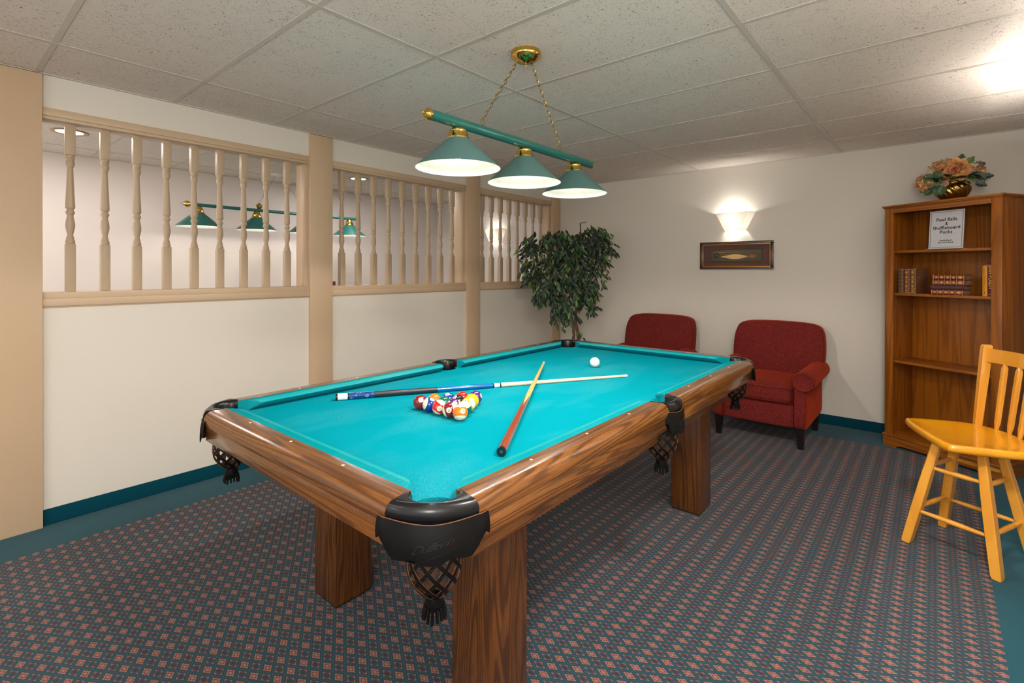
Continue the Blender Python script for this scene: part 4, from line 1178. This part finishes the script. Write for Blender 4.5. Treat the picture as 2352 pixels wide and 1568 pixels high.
# ------------------------------------------------------------------ ficus
FXY = (-2.86, 4.42)
fc = thing('potted_ficus', 'artificial ficus tree in the corner beside the last tan post', 'plant', (FXY[0], FXY[1], 0))
MB().lathe([(.12, 0), (.15, .02), (.17, .14), (.175, .27), (.180, .29), (.172, .30), (.162, .28)], n=36, cap=False).build('pot', plain('dark_basket', srgb(58, 46, 38), .7, 0, 0, .3, 90), fc, 40)
MB().lathe([(0, .265), (.165, .262)], n=24, cap=False).build('moss', M_leafs[0], fc, 0)
FC_ = Vector((FXY[0], FXY[1], 0)); DEP = (FC_ - Vector((0, 0, 0))).dot(Vector((FWD.x, FWD.y, 0)))
VR = Vector((RGT.x, RGT.y, 0))
def px(x, y, dd=0):
    """world point (relative to the tree's base) seen from where the tree was measured, dd metres nearer"""
    dep = DEP - dd; p = FWD * dep + R2 * ((x - 1176) / FPX * dep) - U2 * ((y - 626.6) / FPX * dep) + Vector((0, 0, H)); return p - FC_
tr = MB()
def wig(pts, n=6, a=.006):
    out = []
    for i in range(len(pts) - 1):
        for k in range(n):
            out.append(pts[i].lerp(pts[i + 1], k / n) + Vector((random.uniform(-a, a), random.uniform(-a, a), 0)))
    out.append(pts[-1]); return out
t0 = Vector((0.0, 0, .25)); fork = px(1318, 725)
P = wig([t0, px(1330, 775), px(1322, 735), px(1325, 690, .02), px(1330, 640, .03), px(1335, 560, .02), px(1333, 512, .0)])
tr.tube(P, [.020 - .014 * i / (len(P) - 1) for i in range(len(P))], 10)
P = wig([t0 + Vector((-.02, .01, 0)), px(1318, 775, .02), px(1316, 735, .01), px(1300, 690, .03), px(1278, 640, .05), px(1262, 600, .08), px(1245, 555, .1)])
tr.tube(P, [.016 - .011 * i / (len(P) - 1) for i in range(len(P))], 8)
P = wig([px(1326, 700), px(1345, 660, -.04), px(1365, 590, -.02), px(1368, 530, 0)]); tr.tube(P, [.010 - .006 * i / (len(P) - 1) for i in range(len(P))], 8)
tr.tube([px(1333, 512), px(1347, 510.5, .01)], .003, 6)
tr.build('trunk', M_bark, fc, 60)
# drooping sprays: (start px, end px, depth, number of leaves)
sprays = []
rnd = random.Random(11)
blobs = [((1228, 560), 26, 60, 0.10), ((1222, 620), 24, 60, .12), ((1240, 660), 22, 45, .12), ((1275, 560), 30, 80, .08), ((1305, 560), 28, 75, .05), ((1335, 555), 22, 55, .0), ((1365, 545), 26, 85, -.02),
         ((1388, 570), 15, 36, 0), ((1378, 600), 15, 26, -.02), ((1290, 610), 30, 80, .14), ((1325, 610), 28, 75, .10), ((1355, 610), 22, 45, .02), ((1262, 640), 26, 60, .16), ((1300, 655), 28, 75, .16), ((1335, 660), 26, 65, .08),
         ((1362, 660), 20, 34, .0), ((1250, 680), 16, 28, .12), ((1280, 700), 20, 44, .12), ((1300, 715), 18, 38, .10), ((1340, 690), 18, 28, .04), ((1284, 725), 12, 18, .08), ((1352, 700), 13, 16, .0), ((1312, 630), 30, 50, -.12), ((1270, 600), 30, 50, -.08), ((1345, 580), 30, 40, -.14)]
fo = MB(); tw = MB()
PXM = DEP / FPX
XLIM = XL + .02; YLIM = YB - .02
def clampw(p):
    wpos = p + FC_
    wpos.x = max(wpos.x, XLIM + .03); wpos.y = min(wpos.y, YLIM - .03); return wpos - FC_
def leaf(base, d, dark):
    L = rnd.uniform(.052, .076); W = L * rnd.uniform(.20, .26)
    r = rnd.random(); mi = 2 if r > .90 else (1 if r > .55 else 0)
    if r < .02: mi = 3
    tocam = -Vector((FWD.x, FWD.y, 0)) + Vector((rnd.uniform(-.7, .7), rnd.uniform(-.7, .7), rnd.uniform(-.2, 1.0)))
    leaf_shape(fo, base, d, tocam, L, W, mi, False, rnd.uniform(.0, .35))
for (cx, cy), rad, n, dd in blobs:
    for k in range(int(n * .50)):
        a = rnd.uniform(0, 2 * pi); q = sqrt(rnd.random()) * rad
        c = clampw(px(cx + q * cos(a), cy + q * sin(a) - 8, dd + rnd.uniform(-.13, .13)))
        # small drooping sprig with leaves
        dirv = Vector((rnd.uniform(-1, 1), rnd.uniform(-1, 1), rnd.uniform(-1.1, -.1))).normalized()
        if cx < 1240: dirv += VR * -.4
        if cx > 1360: dirv += VR * .4
        dirv.normalize()
        Ls = rnd.uniform(.07, .12); pts = [c, c + dirv * Ls * .5 + Vector((0, 0, -.006)), c + dirv * Ls + Vector((0, 0, -.03))]
        pts = [clampw(p_) for p_ in pts]
        tw.tube(pts, .0012, 3)
        for i in range(4):
            t = (i + .4) / 4; b_ = pts[0].lerp(pts[2], t)
            sd = Vector((-dirv.y, dirv.x, 0)); sd = sd.normalized() if sd.length > 1e-3 else Vector((1, 0, 0))
            d = dirv * .8 + sd * (1 if i % 2 else -1) * .7 + Vector((0, 0, -.55)) + Vector((rnd.uniform(-.3, .3), rnd.uniform(-.3, .3), rnd.uniform(-.3, .3)))
            if i == 3: d = dirv + Vector((0, 0, -.6))
            leaf(b_, d, 0)
# a few stray sprigs that stand clear of the crown
for path, nl, br in (([(1322, 745), (1305, 742), (1290, 752)], 4, 0), ([(1303, 725), (1297, 740), (1294, 758)], 6, 0), ([(1330, 705), (1345, 690), (1360, 712), (1352, 718)], 7, 0), ([(1322, 760), (1332, 766), (1340, 778)], 4, 0),
                     ([(1372, 605), (1392, 615), (1398, 638)], 6, 1), ([(1380, 535), (1396, 536), (1407, 540)], 5, 0), ([(1388, 560), (1403, 575), (1402, 582)], 3, 1), ([(1235, 680), (1228, 690), (1230, 696)], 4, 1), ([(1378, 640), (1390, 645), (1386, 662)], 5, 0), ([(1204, 590), (1198, 610), (1199, 600)], 3, 0)):
    pts = [clampw(px(a, b, .1)) for a, b in path]; tw.tube(pts, .0014, 4)
    for i in range(nl):
        t = (i + .6) / nl * (len(pts) - 1); j = min(len(pts) - 2, int(t)); b_ = pts[j].lerp(pts[j + 1], t - j)
        d = (pts[j + 1] - pts[j]).normalized() + VR * (.8 if i % 2 else -.8) + Vector((0, 0, -.4))
        leaf_shape(fo, b_, d, -FWD + Vector((0, 0, .5)), rnd.uniform(.042, .055), .0125, 3 if br and i % 3 else rnd.choice((1, 1, 2)), False, .2)
fo.build('foliage', M_leafs, fc, 0)
tw.build('twigs', M_bark, fc, 0)
